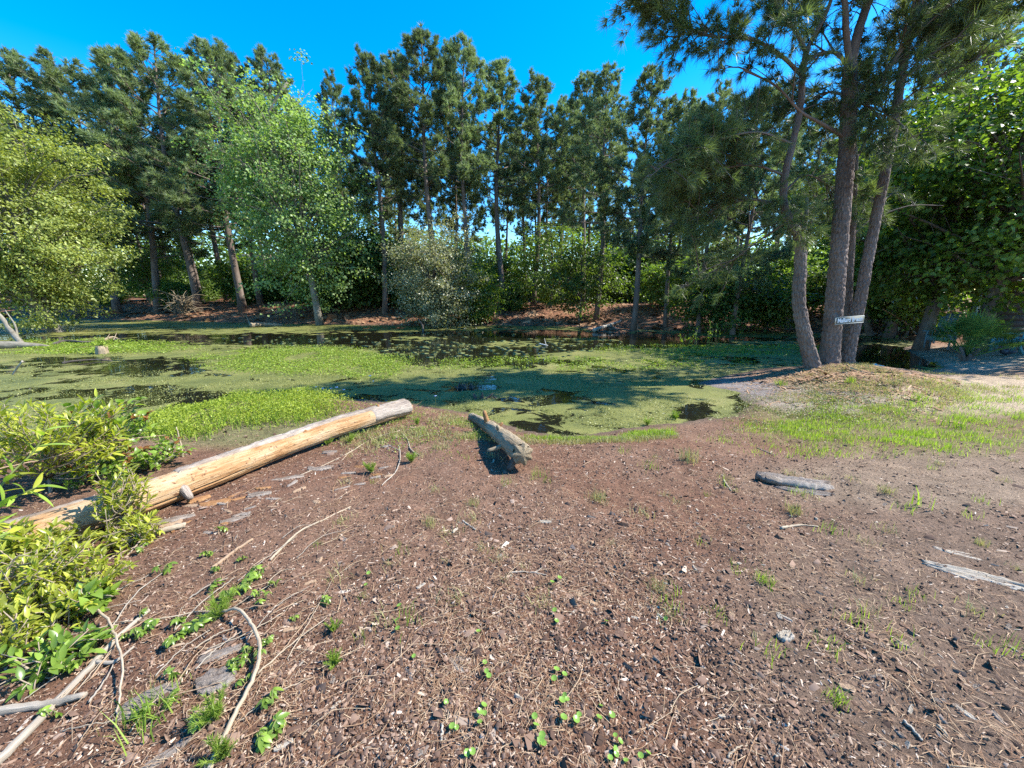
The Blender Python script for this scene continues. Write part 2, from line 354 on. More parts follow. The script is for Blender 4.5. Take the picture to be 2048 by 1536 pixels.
M['sign_rim'] = plain_mat('sign_edge', (0.34, 0.35, 0.31), (0.46, 0.47, 0.42), 12, 0.7, 0.2)
M['white'] = plain_mat('white_paint', (0.74, 0.74, 0.72), (0.8, 0.8, 0.78), 12, 0.6, 0.05)
M['white_bird'] = plain_mat('white_feathers', (0.66, 0.66, 0.64), (0.78, 0.78, 0.76), 30, 0.8, 0.1)
M['dark_bird'] = plain_mat('dark_feathers', (0.015, 0.02, 0.03), (0.04, 0.05, 0.07), 20, 0.5, 0.1)
M['beak'] = plain_mat('beak_horn', (0.12, 0.10, 0.05), (0.2, 0.16, 0.08), 20, 0.5, 0.1)
M['wall'] = plain_mat('house_siding', (0.50, 0.46, 0.40), (0.58, 0.54, 0.48), 2, 0.8, 0.1)
M['roof'] = plain_mat('house_shingles', (0.30, 0.22, 0.17), (0.38, 0.29, 0.22), 4, 0.9, 0.2)
M['pane'] = plain_mat('house_glass', (0.03, 0.04, 0.05), (0.05, 0.06, 0.07), 1, 0.1, 0.0, 0.5)
M['flower'] = plain_mat('pale_petals', (0.60, 0.56, 0.70), (0.72, 0.70, 0.78), 20, 0.7, 0.0)
M['stone'] = plain_mat('pale_stone', (0.50, 0.48, 0.45), (0.68, 0.66, 0.62), 14, 0.85, 0.4)
M['stem'] = tint_mat('green_stems', [(0.0, (0.10, 0.12, 0.035)), (1.0, (0.20, 0.22, 0.07))])
M['twig'] = wood_mat('shrub_twigs', [(0.2, (0.13, 0.10, 0.07)), (0.5, (0.27, 0.21, 0.15)), (0.8, (0.42, 0.35, 0.27))], (3, 40, 40), 0.3, 3)

def ground_mat():
    m, n, out = material('soil_and_litter'); c = attr(n, 'soil').outputs['Color']
    tc = n.nodes.new('ShaderNodeTexCoord'); v = tc.outputs['Object']
    f1 = noise_tex(n, v, 55, 6, 0.75); f2 = noise_tex(n, v, 5, 5, 0.65); f3 = noise_tex(n, v, 190, 3, 0.7)
    k1 = ramp(n, f1, [(0.28, (0.45, 0.43, 0.42)), (0.5, (1, 1, 1)), (0.72, (1.75, 1.7, 1.65))])
    k2 = ramp(n, f2, [(0.3, (0.72, 0.70, 0.68)), (0.7, (1.25, 1.25, 1.25))])
    k3 = ramp(n, f3, [(0.3, (0.6, 0.58, 0.56)), (0.62, (1.1, 1.1, 1.1)), (0.75, (2.0, 1.9, 1.8))])
    c = mixc(n, c, k1, 1.0, 'MULTIPLY'); c = mixc(n, c, k2, 1.0, 'MULTIPLY'); c = mixc(n, c, k3, 1.0, 'MULTIPLY')
    p = N_(n, 'ShaderNodeBsdfPrincipled'); p.inputs['Roughness'].default_value = 0.92; p.inputs['Specular IOR Level'].default_value = 0.2
    n.links.new(c, p.inputs['Base Color'])
    b1 = N_(n, 'ShaderNodeBump'); b1.inputs['Strength'].default_value = 0.9; b1.inputs['Distance'].default_value = 0.02; n.links.new(f1, b1.inputs['Height'])
    b2 = N_(n, 'ShaderNodeBump'); b2.inputs['Strength'].default_value = 0.7; b2.inputs['Distance'].default_value = 0.006; n.links.new(f3, b2.inputs['Height'])
    n.links.new(b1.outputs[0], b2.inputs['Normal']); n.links.new(b2.outputs[0], p.inputs['Normal'])
    n.links.new(p.outputs[0], out.inputs[0]); return m
M['ground'] = ground_mat()
def water_mat():
    m, n, out = material('dark_pond_water'); tc = n.nodes.new('ShaderNodeTexCoord')
    f = noise_tex(n, tc.outputs['Object'], 2.2, 4, 0.5)
    p = N_(n, 'ShaderNodeBsdfPrincipled'); p.inputs['Base Color'].default_value = (0.010, 0.010, 0.006, 1); p.inputs['Roughness'].default_value = 0.03
    p.inputs['IOR'].default_value = 1.33
    b = N_(n, 'ShaderNodeBump'); b.inputs['Strength'].default_value = 0.10; b.inputs['Distance'].default_value = 0.05
    n.links.new(f, b.inputs['Height']); n.links.new(b.outputs[0], p.inputs['Normal']); n.links.new(p.outputs[0], out.inputs[0]); return m
M['water'] = water_mat()
def weed_mat():
    m, n, out = material('floating_duckweed'); tc = n.nodes.new('ShaderNodeTexCoord'); v = tc.outputs['Object']
    a = attr(n, 'tint').outputs['Fac']
    f = noise_tex(n, v, 1.5, 10, 0.62, 0.8); g = noise_tex(n, v, 70, 3, 0.7); k = noise_tex(n, v, 1.1, 5, 0.6); q = noise_tex(n, v, 420, 2, 0.5)
    c = ramp(n, k, [(0.3, (0.075, 0.085, 0.022)), (0.52, (0.135, 0.14, 0.036)), (0.75, (0.20, 0.18, 0.065))])
    c = mixc(n, c, ramp(n, g, [(0.3, (0.5, 0.52, 0.45)), (0.5, (1, 1, 1)), (0.72, (1.7, 1.65, 1.5))]), 1.0, 'MULTIPLY')
    c = mixc(n, c, ramp(n, q, [(0.35, (0.7, 0.7, 0.7)), (0.7, (1.5, 1.5, 1.4))]), 1.0, 'MULTIPLY')
    p = N_(n, 'ShaderNodeBsdfPrincipled'); p.inputs['Roughness'].default_value = 0.55; p.inputs['Specular IOR Level'].default_value = 0.35
    n.links.new(c, p.inputs['Base Color'])
    b = N_(n, 'ShaderNodeBump'); b.inputs['Strength'].default_value = 0.8; b.inputs['Distance'].default_value = 0.012; n.links.new(g, b.inputs['Height']); n.links.new(b.outputs[0], p.inputs['Normal'])
    s = N_(n, 'ShaderNodeMath', operation='MULTIPLY_ADD'); n.links.new(g, s.inputs[0]); s.inputs[1].default_value = 0.14
    sc = N_(n, 'ShaderNodeMath', operation='MULTIPLY'); n.links.new(f, sc.inputs[0]); sc.inputs[1].default_value = 0.86; n.links.new(sc.outputs[0], s.inputs[2])
    mr = N_(n, 'ShaderNodeMapRange'); n.links.new(s.outputs[0], mr.inputs[0]); mr.inputs[1].default_value = 0.32; mr.inputs[2].default_value = 0.68
    gt = N_(n, 'ShaderNodeMath', operation='LESS_THAN'); n.links.new(mr.outputs[0], gt.inputs[0]); n.links.new(a, gt.inputs[1])
    t = n.nodes.new('ShaderNodeBsdfTransparent'); x = n.nodes.new('ShaderNodeMixShader')
    n.links.new(gt.outputs[0], x.inputs[0]); n.links.new(t.outputs[0], x.inputs[1]); n.links.new(p.outputs[0], x.inputs[2]); n.links.new(x.outputs[0], out.inputs[0])
    return m
M['weed'] = weed_mat()

# ------------------------------------------------------------------ naming helpers
def tag(o, label, cat, group=None, kind=None):
    o['label'] = label; o['category'] = cat
    if group: o['group'] = group
    if kind: o['kind'] = kind
    return o
def thing(name, label, cat, loc=(0, 0, 0), group=None):
    o = bpy.data.objects.new(name, None); COL.objects.link(o); o.location = loc; o.empty_display_size = 0.1
    return tag(o, label, cat, group)
def rel(V, root): return np.asarray(V) - np.array(root.location)
def copy_thing(root, loc, rz=0.0, sc=1.0, label=None, group=None):
    r = root.copy(); COL.objects.link(r); r.location = loc; r.rotation_euler = (0, 0, rz)
    r.scale = (sc, sc, sc) if np.isscalar(sc) else sc
    if label: r['label'] = label
    if group: r['group'] = group
    elif 'group' in r.keys(): del r['group']
    for ch in root.children:
        c = ch.copy(); COL.objects.link(c); c.parent = r
        for g in ch.children:
            d = g.copy(); COL.objects.link(d); d.parent = c
    return r

# ================================================================== THE SETTING
def warp(n, lo, hi, a):
    u = np.linspace(math.asinh(lo / a), math.asinh(hi / a), n); return a * np.sinh(u)
gx = warp(430, -260, 260, 1.6); gy = warp(430, -62, 300, 1.8) + 2.0
GX, GY = np.meshgrid(gx, gy, indexing='ij')
GZ = ground_z(GX.ravel(), GY.ravel()).reshape(GX.shape)
P = np.stack([GX, GY, GZ], -1)
PX, PY = project(P)
D = pond_d(GX.ravel(), GY.ravel()).reshape(GX.shape)
n1 = fbm(GX * 0.8, GY * 0.8, 61); n2 = fbm(GX * 3.5, GY * 3.5, 71); nb = 0.6 * n1 + 0.4 * n2
colr = np.empty(P.shape); colr[:] = (0.160, 0.086, 0.054)
def blend(mask, c):
    global colr
    colr = colr * (1 - mask[..., None]) + np.array(c) * mask[..., None]
blend(sst(0.45, 0.65, n1) * 0.7, (0.185, 0.112, 0.074))
blend(ell(PX, PY, 1850, 1300, 420, 330) * 0.75, (0.165, 0.120, 0.086))
blend(np.clip(ell(PX, PY, 1900, 960, 420, 60) * 0.7, 0, 1), (0.23, 0.175, 0.122))
blend(np.clip(ell(PX, PY, 1960, 790, 240, 42), 0, 1), (0.36, 0.28, 0.19))
blend(ell(PX, PY, 1700, 745, 170, 26), (0.30, 0.18, 0.11))
blend(ell(PX, PY, 1930, 715, 150, 28), (0.36, 0.31, 0.235))
GRASSM = np.clip(ell(PX, PY, 1850, 865, 300, 45) + ell(PX, PY, 1660, 835, 150, 28) + ell(PX, PY, 1750, 780, 170, 25) * 0.5 + ell(PX, PY, 1640, 765, 100, 12) * 0.5, 0, 1)
blend(GRASSM * sst(0.3, 0.6, nb) * 0.7, (0.18, 0.17, 0.07))
blend(ell(PX, PY, 1640, 800, 130, 28) * 0.8, (0.27, 0.235, 0.185))
blend(ell(PX, PY, 470, 850, 220, 45), (0.15, 0.14, 0.06))
blend(ell(PX, PY, 1460, 778, 110, 26), (0.20, 0.175, 0.165))
blend((1 - sst(0.0, 0.35, D)) * 0.75, (0.10, 0.082, 0.062))
farm = sst(13, 19, GY + 0.12 * np.abs(GX))
blend(farm * sst(-0.2, 0.6, D), (0.20, 0.098, 0.056))
idx = np.arange(GX.size).reshape(GX.shape)
a, b, c, d = idx[:-1, :-1].ravel(), idx[1:, :-1].ravel(), idx[1:, 1:].ravel(), idx[:-1, 1:].ravel()
T = np.vstack([np.stack([a, b, c], 1), np.stack([a, c, d], 1)])
ground = make('ground', P.reshape(-1, 3), T, M['ground'], col=colr.reshape(-1, 3), smooth=True)
ground['kind'] = 'structure'; ground['label'] = 'brown mulched earth with sandy and grassy patches sloping into the pond'

wx, wy = np.linspace(-60, 30, 60), np.linspace(1, 38, 30)
WX, WY = np.meshgrid(wx, wy, indexing='ij'); idx = np.arange(WX.size).reshape(WX.shape)
a, b, c, d = idx[:-1, :-1].ravel(), idx[1:, :-1].ravel(), idx[1:, 1:].ravel(), idx[:-1, 1:].ravel()
Tw = np.vstack([np.stack([a, b, c], 1), np.stack([a, c, d], 1)])
cx = WX.ravel()[Tw].mean(1); cy = WY.ravel()[Tw].mean(1)
Tw = Tw[(pond_d(cx, cy) < 3.0) & ~((np.abs(cx) < 6) & (cy < 2.5))]
water = make('pond_water', np.stack([WX.ravel(), WY.ravel(), np.full(WX.size, WZ)], 1), Tw, M['water'], smooth=True)
water['kind'] = 'structure'; water['label'] = 'still dark pond water mirroring the trees'

# duckweed sheet: coverage per vertex, broken up by noise in its material
dx = warp(330, -56, 24, 6.0); dy_ = warp(300, -6, 30, 6.0) + 8.0
DX, DY = np.meshgrid(dx, dy_, indexing='ij')
PDX, PDY = project(np.stack([DX, DY, np.full(DX.shape, WZ)], -1))
cov = np.full(DX.shape, 0.80)
def sub(e, w):
    global cov
    cov = cov * (1 - e * w)
def plus(e, w):
    global cov
    cov = np.maximum(cov, e * w)
for (x, y, rx, ry, w) in [(640, 682, 210, 10, 1), (900, 695, 260, 24, 1), (1010, 712, 170, 14, 1), (1190, 682, 150, 13, 0.95), (1320, 682, 95, 9, 1), (1000, 672, 260, 7, 0.7),
                          (190, 722, 170, 8, 0.62), (330, 742, 170, 9, 0.6), (545, 748, 55, 14, 0.75), (440, 728, 130, 7, 0.45), (200, 700, 0.1, 0.1, 0), (330, 800, 160, 20, 0.55),
                          (560, 800, 150, 12, 0.5), (1395, 822, 36, 15, 0.72), (1395, 770, 14, 10, 0.7), (1780, 706, 90, 13, 0.9), (1760, 728, 80, 12, 0.95), (1680, 690, 70, 8, 0.6),
                          (1510, 815, 40, 22, 0.8), (150, 678, 190, 7, 0.55), (330, 672, 170, 4, 0.5), (1240, 742, 100, 4, 0.3), (960, 775, 60, 8, 0.3), (1090, 798, 60, 5, 0.4), (1600, 678, 200, 4, 0.5)]:
    sub(ell(PDX, PDY, x, y, rx * 1.15, ry * 1.15, 0.75), w)
for (x, y, rx, ry, w) in [(840, 678, 62, 5, 0.78), (1070, 690, 110, 8, 0.52), (1150, 680, 90, 6, 0.5), (600, 728, 210, 34, 0.9), (760, 745, 60, 20, 0.85), (1300, 712, 220, 16, 0.85)]:
    plus(ell(PDX, PDY, x, y, rx, ry, 0.3), w)
cov = cov * (0.42 + 1.0 * fbm(DX * 0.32, DY * 0.8, 91)) * (0.8 + 0.4 * fbm(DX * 1.5, DY * 1.5, 95))
idx = np.arange(DX.size).reshape(DX.shape)
a, b, c, d = idx[:-1, :-1].ravel(), idx[1:, :-1].ravel(), idx[1:, 1:].ravel(), idx[:-1, 1:].ravel()
Td = np.vstack([np.stack([a, b, c], 1), np.stack([a, c, d], 1)])
keep = (pond_d(DX.ravel(), DY.ravel()) < 0.25)[Td].all(1) & (cov.ravel()[Td].max(1) > 0.22)
weed = make('duckweed', np.stack([DX.ravel(), DY.ravel(), np.full(DX.size, WZ + 0.006)], 1), Td[keep], M['weed'], tint=np.clip(cov, 0, 1).ravel(), smooth=True)
tag(weed, 'olive green mat of duckweed floating on the pond', 'duckweed', kind='stuff')

def scatter_px(n, boxpx, z, maskf, zf=None):
    """points spread evenly over the part of the ground or water seen inside a pixel box"""
    x0, y0, x1, y1 = boxpx
    c = np.array([on_z(x, y, z)[:2] for x, y in ((x0, y0), (x1, y0), (x1, y1), (x0, y1))])
    out = []
    lo, hi = c.min(0), c.max(0)
    while sum(map(len, out)) < n:
        q = R.uniform(lo, hi, (n * 3, 2)); zz = np.full(len(q), z)
        px, py = project(np.column_stack([q, zz])); k = R.uniform(0, 1, len(q)) < maskf(px, py, q[:, 0], q[:, 1]); out.append(q[k])
        if len(out) > 40: break
    q = np.vstack(out)[:n]
    return np.column_stack([q, ground_z(q[:, 0], q[:, 1]) if zf is None else np.full(len(q), zf)])

# leafy pond plants standing a few centimetres above the mat
def carpet(n, box_, mask, ht, ln, mat, name, label, cat):
    q = scatter_px(n, box_, WZ, mask, WZ)
    hh = R.uniform(0.01, ht, len(q)) * (0.4 + 1.2 * fbm(q[:, 0] * 2.5, q[:, 1] * 2.5, 15)); q[:, 2] += hh
    nm = norm(R.normal(0, 0.45, (len(q), 3)) + [0, 0, 1]); ax = np.cross(nm, R.normal(0, 1, (len(q), 3)))
    V, T_, tn = leaves(q, ax, nm, ln, 0.75)
    o = make(name, V, T_, mat, tint=tn); tag(o, label, cat, kind='stuff'); return o
carpet(17000, (430, 690, 800, 775), lambda x, y, X, Y: np.clip(ell(x, y, 600, 722, 190, 26) + ell(x, y, 740, 738, 60, 22), 0, 1) * (pond_d(X, Y) < 0) * sst(0.25, 0.5, fbm(X * 1.2, Y * 1.2, 3)),
       0.055, 0.045, M['pond_plant'], 'pond_plants', 'bright green leafy water plants in the sunlit patch mid pond', 'water plants')
carpet(9000, (0, 670, 380, 720), lambda x, y, X, Y: np.clip(ell(x, y, 130, 695, 240, 13), 0, 1) * sst(0.25, 0.5, fbm(X * 1.2, Y * 1.2, 3)),
       0.06, 0.06, M['pond_plant'], 'pond_plants', 'bright green water plants in front of the lying grey limb', 'water plants')
carpet(8000, (850, 690, 1620, 745), lambda x, y, X, Y: np.clip(ell(x, y, 1180, 728, 330, 13) + ell(x, y, 1420, 700, 200, 14) + ell(x, y, 890, 730, 80, 10), 0, 1) * (pond_d(X, Y) < 0) * sst(0.3, 0.5, fbm(X * 1.2, Y * 1.2, 3)),
       0.05, 0.05, M['pond_plant'], 'pond_plants', 'mid green water plants reaching into the pine shadow', 'water plants')
carpet(26000, (300, 740, 1500, 872), lambda x, y, X, Y: (pond_d(X, Y) < 0.05) * sst(0.42, 0.62, fbm(X * 2.2, Y * 2.2, 33)) * (1 - ell(x, y, 1395, 822, 34, 17)) * np.where(x > 880, 1.0, 0.45),
       0.03, 0.022, M['weed_leaf'], 'duckweed_leaves', 'pale speckled duckweed leaves floating near the bank', 'duckweed')

carpet_pts = lambda n, bx, m: scatter_px(n, bx, -0.15, m)
def low_leaves(n, bx, m, ht, ln, mat, name, label, cat):
    q = carpet_pts(n, bx, m); q[:, 2] += R.uniform(0, 1, len(q)) ** 1.3 * ht * (0.25 + 1.5 * fbm(q[:, 0] * 3, q[:, 1] * 3, 16))
    nm = norm(R.normal(0, .7, (len(q), 3)) + [0, 0, .8]); V, T_, tn = leaves(q, np.cross(nm, R.normal(0, 1, q.shape)), nm, ln, .4); o = make(name, V, T_, mat, tint=tn); tag(o, label, cat, kind='stuff')
low_leaves(30000, (270, 785, 690, 905), lambda x, y, X, Y: np.clip(ell(x, y, 470, 838, 200, 36) + ell(x, y, 600, 815, 70, 18) + ell(x, y, 350, 875, 90, 30), 0, 1) * (pond_d(X, Y) > -0.4) * (.15 + .85 * sst(0.3, 0.55, fbm(X * 2.6, Y * 2.6, 28))),
       0.16, 0.032, M['lime'], 'bank_weeds', 'fine leaved lime green weeds on the bank behind the long log', 'weeds')
low_leaves(13000, (1480, 750, 1830, 860), lambda x, y, X, Y: np.clip(ell(x, y, 1640, 812, 170, 34, .7), 0, 1) * (pond_d(X, Y) > -0.1) * (.1 + .9 * sst(0.35, 0.6, fbm(X * 2.2, Y * 2.2, 29))),
       0.02, 0.028, M['weed_leaf'], 'duckweed_leaves', 'pale speckle of small leaves drying on the low mud right of the pond', 'duckweed')
low_leaves(4000, (640, 810, 1000, 960), lambda x, y, X, Y: np.clip(ell(x, y, 830, 875, 150, 55, .7), 0, 1) * (pond_d(X, Y) > 0) * (.1 + .9 * sst(0.4, 0.6, fbm(X * 3, Y * 3, 39))),
       0.05, 0.024, M['grass'], 'bank_weeds', 'sprinkling of small green weeds between the two logs', 'weeds')
carpet(24000, (0, 690, 900, 800), lambda x, y, X, Y: (pond_d(X, Y) < 0) * sst(0.45, 0.62, fbm(X * 1.5, Y * 1.5, 43)) * (1 - ell(x, y, 190, 722, 190, 9)) * (1 - ell(x, y, 330, 742, 180, 10)),
       0.012, 0.03, M['weed_leaf'], 'duckweed_leaves', 'pale flecks of floating leaves over the left half of the pond', 'duckweed')
# ------------------------------------------------------------------ ground litter
def ground_spread(n, r0, r1, a0, a1, maskf=None, pw=1.0):
    """denser near the viewer's feet"""
    out = []
    while sum(map(len, out)) < n:
        r = r0 * (r1 / r0) ** (R.uniform(0, 1, n * 2) ** pw); th = R.uniform(a0, a1, n * 2)
        q = np.column_stack([r * np.sin(th), r * np.cos(th)]); k = pond_d(q[:, 0], q[:, 1]) > 0.12
        if maskf is not None: k &= R.uniform(0, 1, len(q)) < maskf(q[:, 0], q[:, 1])
        out.append(q[k])
    q = np.vstack(out)[:n]; return np.column_stack([q, ground_z(q[:, 0], q[:, 1])])
A0, A1 = math.radians(-68), math.radians(66)
def chips(q, ln, wd, th, tilt=0.35):
    N = len(q); a = R.uniform(0, 2 * np.pi, N)
    ax = norm(np.stack([np.cos(a), np.sin(a), R.normal(0, tilt * 0.5, N)], 1)); nm = norm(R.normal(0, tilt, (N, 3)) + [0, 0, 1]); sd = norm(np.cross(nm, ax)); nm = np.cross(ax, sd)
    L = (ln * np.exp(R.normal(0, 0.6, N)))[:, None]; Wd = L * (wd * R.uniform(0.6, 1.5, N))[:, None]; Th = (th * R.uniform(0.6, 1.4, N))[:, None]
    o = q + nm * Th * 0.5
    k = R.uniform(-0.25, 0.25, (N, 1))
    V = np.stack([o - ax * L / 2 - sd * Wd / 2, o + ax * L * (0.5 + k) - sd * Wd / 2, o + ax * L / 2 + sd * Wd * (0.5 + k), o - ax * L * (0.5 - k) + sd * Wd / 2,
                  o - ax * L * 0.3 + nm * Th, o + ax * L * 0.3 + nm * Th], 1).reshape(-1, 3)
    b = np.arange(N)[:, None] * 6
    T_ = np.concatenate([b + np.array([[f]]).reshape(1, 3) for f in ([0, 1, 4], [1, 5, 4], [1, 2, 5], [2, 3, 5], [3, 4, 5], [3, 0, 4])])
    return V, T_, np.repeat(np.clip(R.beta(2.0, 2.2, N), 0, 1), 6)
mul = lambda x, y: (0.45 + 0.55 * sst(.4, .6, fbm(x * 1.4, y * 1.4, 177))) * np.clip(1.0 - 0.75 * sst(5.5, 8.0, np.hypot(x, y)) - 0.0 * x, 0.15, 1)
q = ground_spread(62000, 0.9, 11, A0, A1, mul); V, T_, tn = chips(q, 0.0098, 0.22, 0.0022)
o = make('wood_chips', V, T_, M['chip'], tint=tn); tag(o, 'small wood chips and bark flakes strewn over the brown earth', 'mulch', kind='stuff')
q = ground_spread(52000, 0.9, 8, A0, A1, mul); V, T_, tn = chips(q, 0.0085, 0.6, 0.006, 0.7)
o = make('soil_crumbs', V, T_, M['crumb'], tint=tn); tag(o, 'crumbly reddish brown soil and rotted mulch', 'soil', kind='stuff')
q = ground_spread(13000, 0.9, 12, A0, A1, lambda x, y: 0.12 + 0.88 * sst(0.46, 0.62, fbm(x * 1.6, y * 1.6, 77)))
N = len(q); a = R.uniform(0, 2 * np.pi, N); ax = norm(np.stack([np.cos(a), np.sin(a), R.normal(0, 0.12, N)], 1)); sd = norm(np.cross([0, 0, 1.0], ax))
L = R.uniform(0.025, 0.09, N)[:, None]; w = 0.0010; q[:, 2] += 0.006; bend = sd * L * R.normal(0, 0.15, (N, 1))
V = np.stack([q - ax * L / 2 - sd * w, q - ax * L / 2 + sd * w, q + bend + sd * w + [0, 0, .004], q + bend - sd * w + [0, 0, .004], q + ax * L / 2], 1).reshape(-1, 3)
b = np.arange(N)[:, None] * 5; T_ = np.concatenate([b + [[0, 1, 2]], b + [[0, 2, 3]], b + [[3, 2, 4]]])
o = make('pine_straw', V, T_, M['straw'], tint=np.repeat(R.uniform(0, 1, N), 5)); tag(o, 'fallen tan pine needles scattered over the earth', 'pine straw', kind='stuff')

q = ground_spread(1500, 0.95, 8, A0, A1, lambda x, y: 0.25 + 0.75 * sst(0.2, -1.2, x)); bt = B()
for p in q:
    a = R.normal(0.7, 0.9); l = R.uniform(.05, .22); d_ = np.array([math.cos(a), math.sin(a), R.normal(0, .06)]); m_ = R.normal(0, .08 * l, 3); r_ = R.uniform(.0008, .0022)
    V, T_, st = tube(smooth_path([p + [0, 0, .006], p + d_ * l * .5 + m_ + [0, 0, .012], p + d_ * l + [0, 0, .006]], 5), np.linspace(r_, r_ * .5, 5), 3, False); bt.add(V, T_, st, tint=R.uniform(0, 1))
o = bt.make('twig_litter', M['straw']); tag(o, 'thin broken twigs and stems lying over the mulch', 'twigs', kind='stuff')
# reddish straw on the pine mound and leaf litter under the far trees
q = ground_spread(9000, 7.0, 11, math.radians(28), math.radians(50), lambda x, y: np.exp(-((x - 7.3) ** 2 + (y - 8.0) ** 2) / 2.2))
V, T_, tn = chips(q, 0.05, 0.12, 0.006, 0.4); o = make('pine_straw', V, T_, M['straw'], tint=tn * 0.8 + 0.1)
tag(o, 'orange brown straw heaped round the foot of the pines', 'pine straw', kind='stuff')
xx = R.uniform(-45, 26, 60000); yy = R.uniform(16, 42, 60000); dd = pond_d(xx, yy); k = (dd > 0.1) & (R.uniform(0, 1, 60000) < np.exp(-dd / 6)); xx, yy = xx[k][:14000], yy[k][:14000]
q = np.column_stack([xx, yy, ground_z(xx, yy)]); V, T_, tn = chips(q, 0.13, 0.6, 0.02, 0.5)
o = make('leaf_litter', V, T_, M['straw'], tint=tn * 0.7); tag(o, 'rust brown leaf litter on the shaded far bank', 'leaf litter', kind='stuff')

# grass on the bank
def grass_patch(n, box_, mask, h, w, mat, label, name='grass', lean=0.35):
    q = scatter_px(n, box_, -0.1, mask); V, T_, tn = blades(q, h, w, lean); o = make(name, V, T_, mat, tint=tn); tag(o, label, 'grass', kind='stuff')
land = lambda X, Y: pond_d(X, Y) > 0.0
grass_patch(15000, (1440, 750, 2120, 930), lambda x, y, X, Y: np.clip(ell(x, y, 1900, 872, 340, 52, .6) + ell(x, y, 1670, 840, 140, 26, .6) + ell(x, y, 1800, 812, 200, 30, .6) * .5, 0, 1) * land(X, Y) * (0.15 + 0.85 * sst(0.42, 0.66, fbm(X * 2.4, Y * 2.4, 8))),
            0.055, 0.005, M['grass'], 'bright green grass across the low ground right of the pond', lean=0.5)
grass_patch(6000, (1500, 740, 2120, 860), lambda x, y, X, Y: np.clip(ell(x, y, 1800, 785, 240, 36), 0, 1) * land(X, Y) * sst(0.50, 0.66, fbm(X * 1.9, Y * 1.9, 18)),
            0.06, 0.006, M['dry_grass'], 'yellowing sparse grass below the pine mound', lean=0.6)
grass_patch(2500, (270, 785, 680, 905), lambda x, y, X, Y: np.clip(ell(x, y, 470, 838, 190, 34) + ell(x, y, 600, 815, 60, 16) + ell(x, y, 350, 875, 90, 30), 0, 1) * (pond_d(X, Y) > -0.35) * sst(0.22, 0.45, fbm(X * 2.6, Y * 2.6, 28)),
            0.10, 0.010, M['grass'], 'feathery lime green weeds on the bank behind the long log', lean=0.5)
grass_patch(9000, (650, 800, 1450, 960), lambda x, y, X, Y: np.clip(ell(x, y, 830, 880, 150, 50) + ell(x, y, 1150, 882, 130, 16) + ell(x, y, 1290, 862, 90, 12) + ell(x, y, 960, 900, 90, 30), 0, 1) * land(X, Y) * sst(0.36, 0.62, fbm(X * 2.6, Y * 2.6, 38)),
            0.05, 0.005, M['dry_grass'], 'thin yellowish grass along the bank between the two logs', lean=0.7)
grass_patch(3500, (1050, 835, 1340, 890), lambda x, y, X, Y: np.clip(ell(x, y, 1160, 872, 100, 8) + ell(x, y, 1300, 852, 50, 10), 0, 1) * land(X, Y),
            0.06, 0.006, M['grass'], 'green fringe of grass at the pond edge right of the short log', lean=0.5)

# ================================================================== TREES
def bark_disp(r0, cw=0.065, ch=0.15, dep=0.042, seed=3):
    ncell = max(6, int(round(2 * math.pi * r0 / cw)))
    def f(S, TH, RR):
        u = TH / (2 * np.pi) * ncell + 0.25 * np.sin(S * 3.0); v = S / ch
        iu, iv = np.floor(u), np.floor(v); f1 = np.full(u.shape, 9.0); f2 = np.full(u.shape, 9.0)
        for a in (-1, 0, 1):
            for b_ in (-1, 0, 1):
                cu, cv = iu + a, iv + b_; cm = np.mod(cu, ncell)
                dx_ = cu + _hash(cm, cv, seed) - u; dy_ = cv + _hash(cm, cv, seed + 1) - v
                dd = np.sqrt(dx_ ** 2 + dy_ ** 2); nf1 = np.minimum(f1, dd); f2 = np.minimum(np.maximum(f1, dd), f2); f1 = nf1
        plate = sst(0.02, 0.30, f2 - f1) * (0.6 + 0.6 * _hash(np.floor(u * 0.7), np.floor(v * 0.9), seed + 5) * 0.6)
        return dep * (plate - 0.6) * np.minimum(1.0, RR / 0.12) + 0.25 * RR * (fbm(S * 0.9, TH * 0 + 1.7, seed) - 0.5) * 0.3
    return f
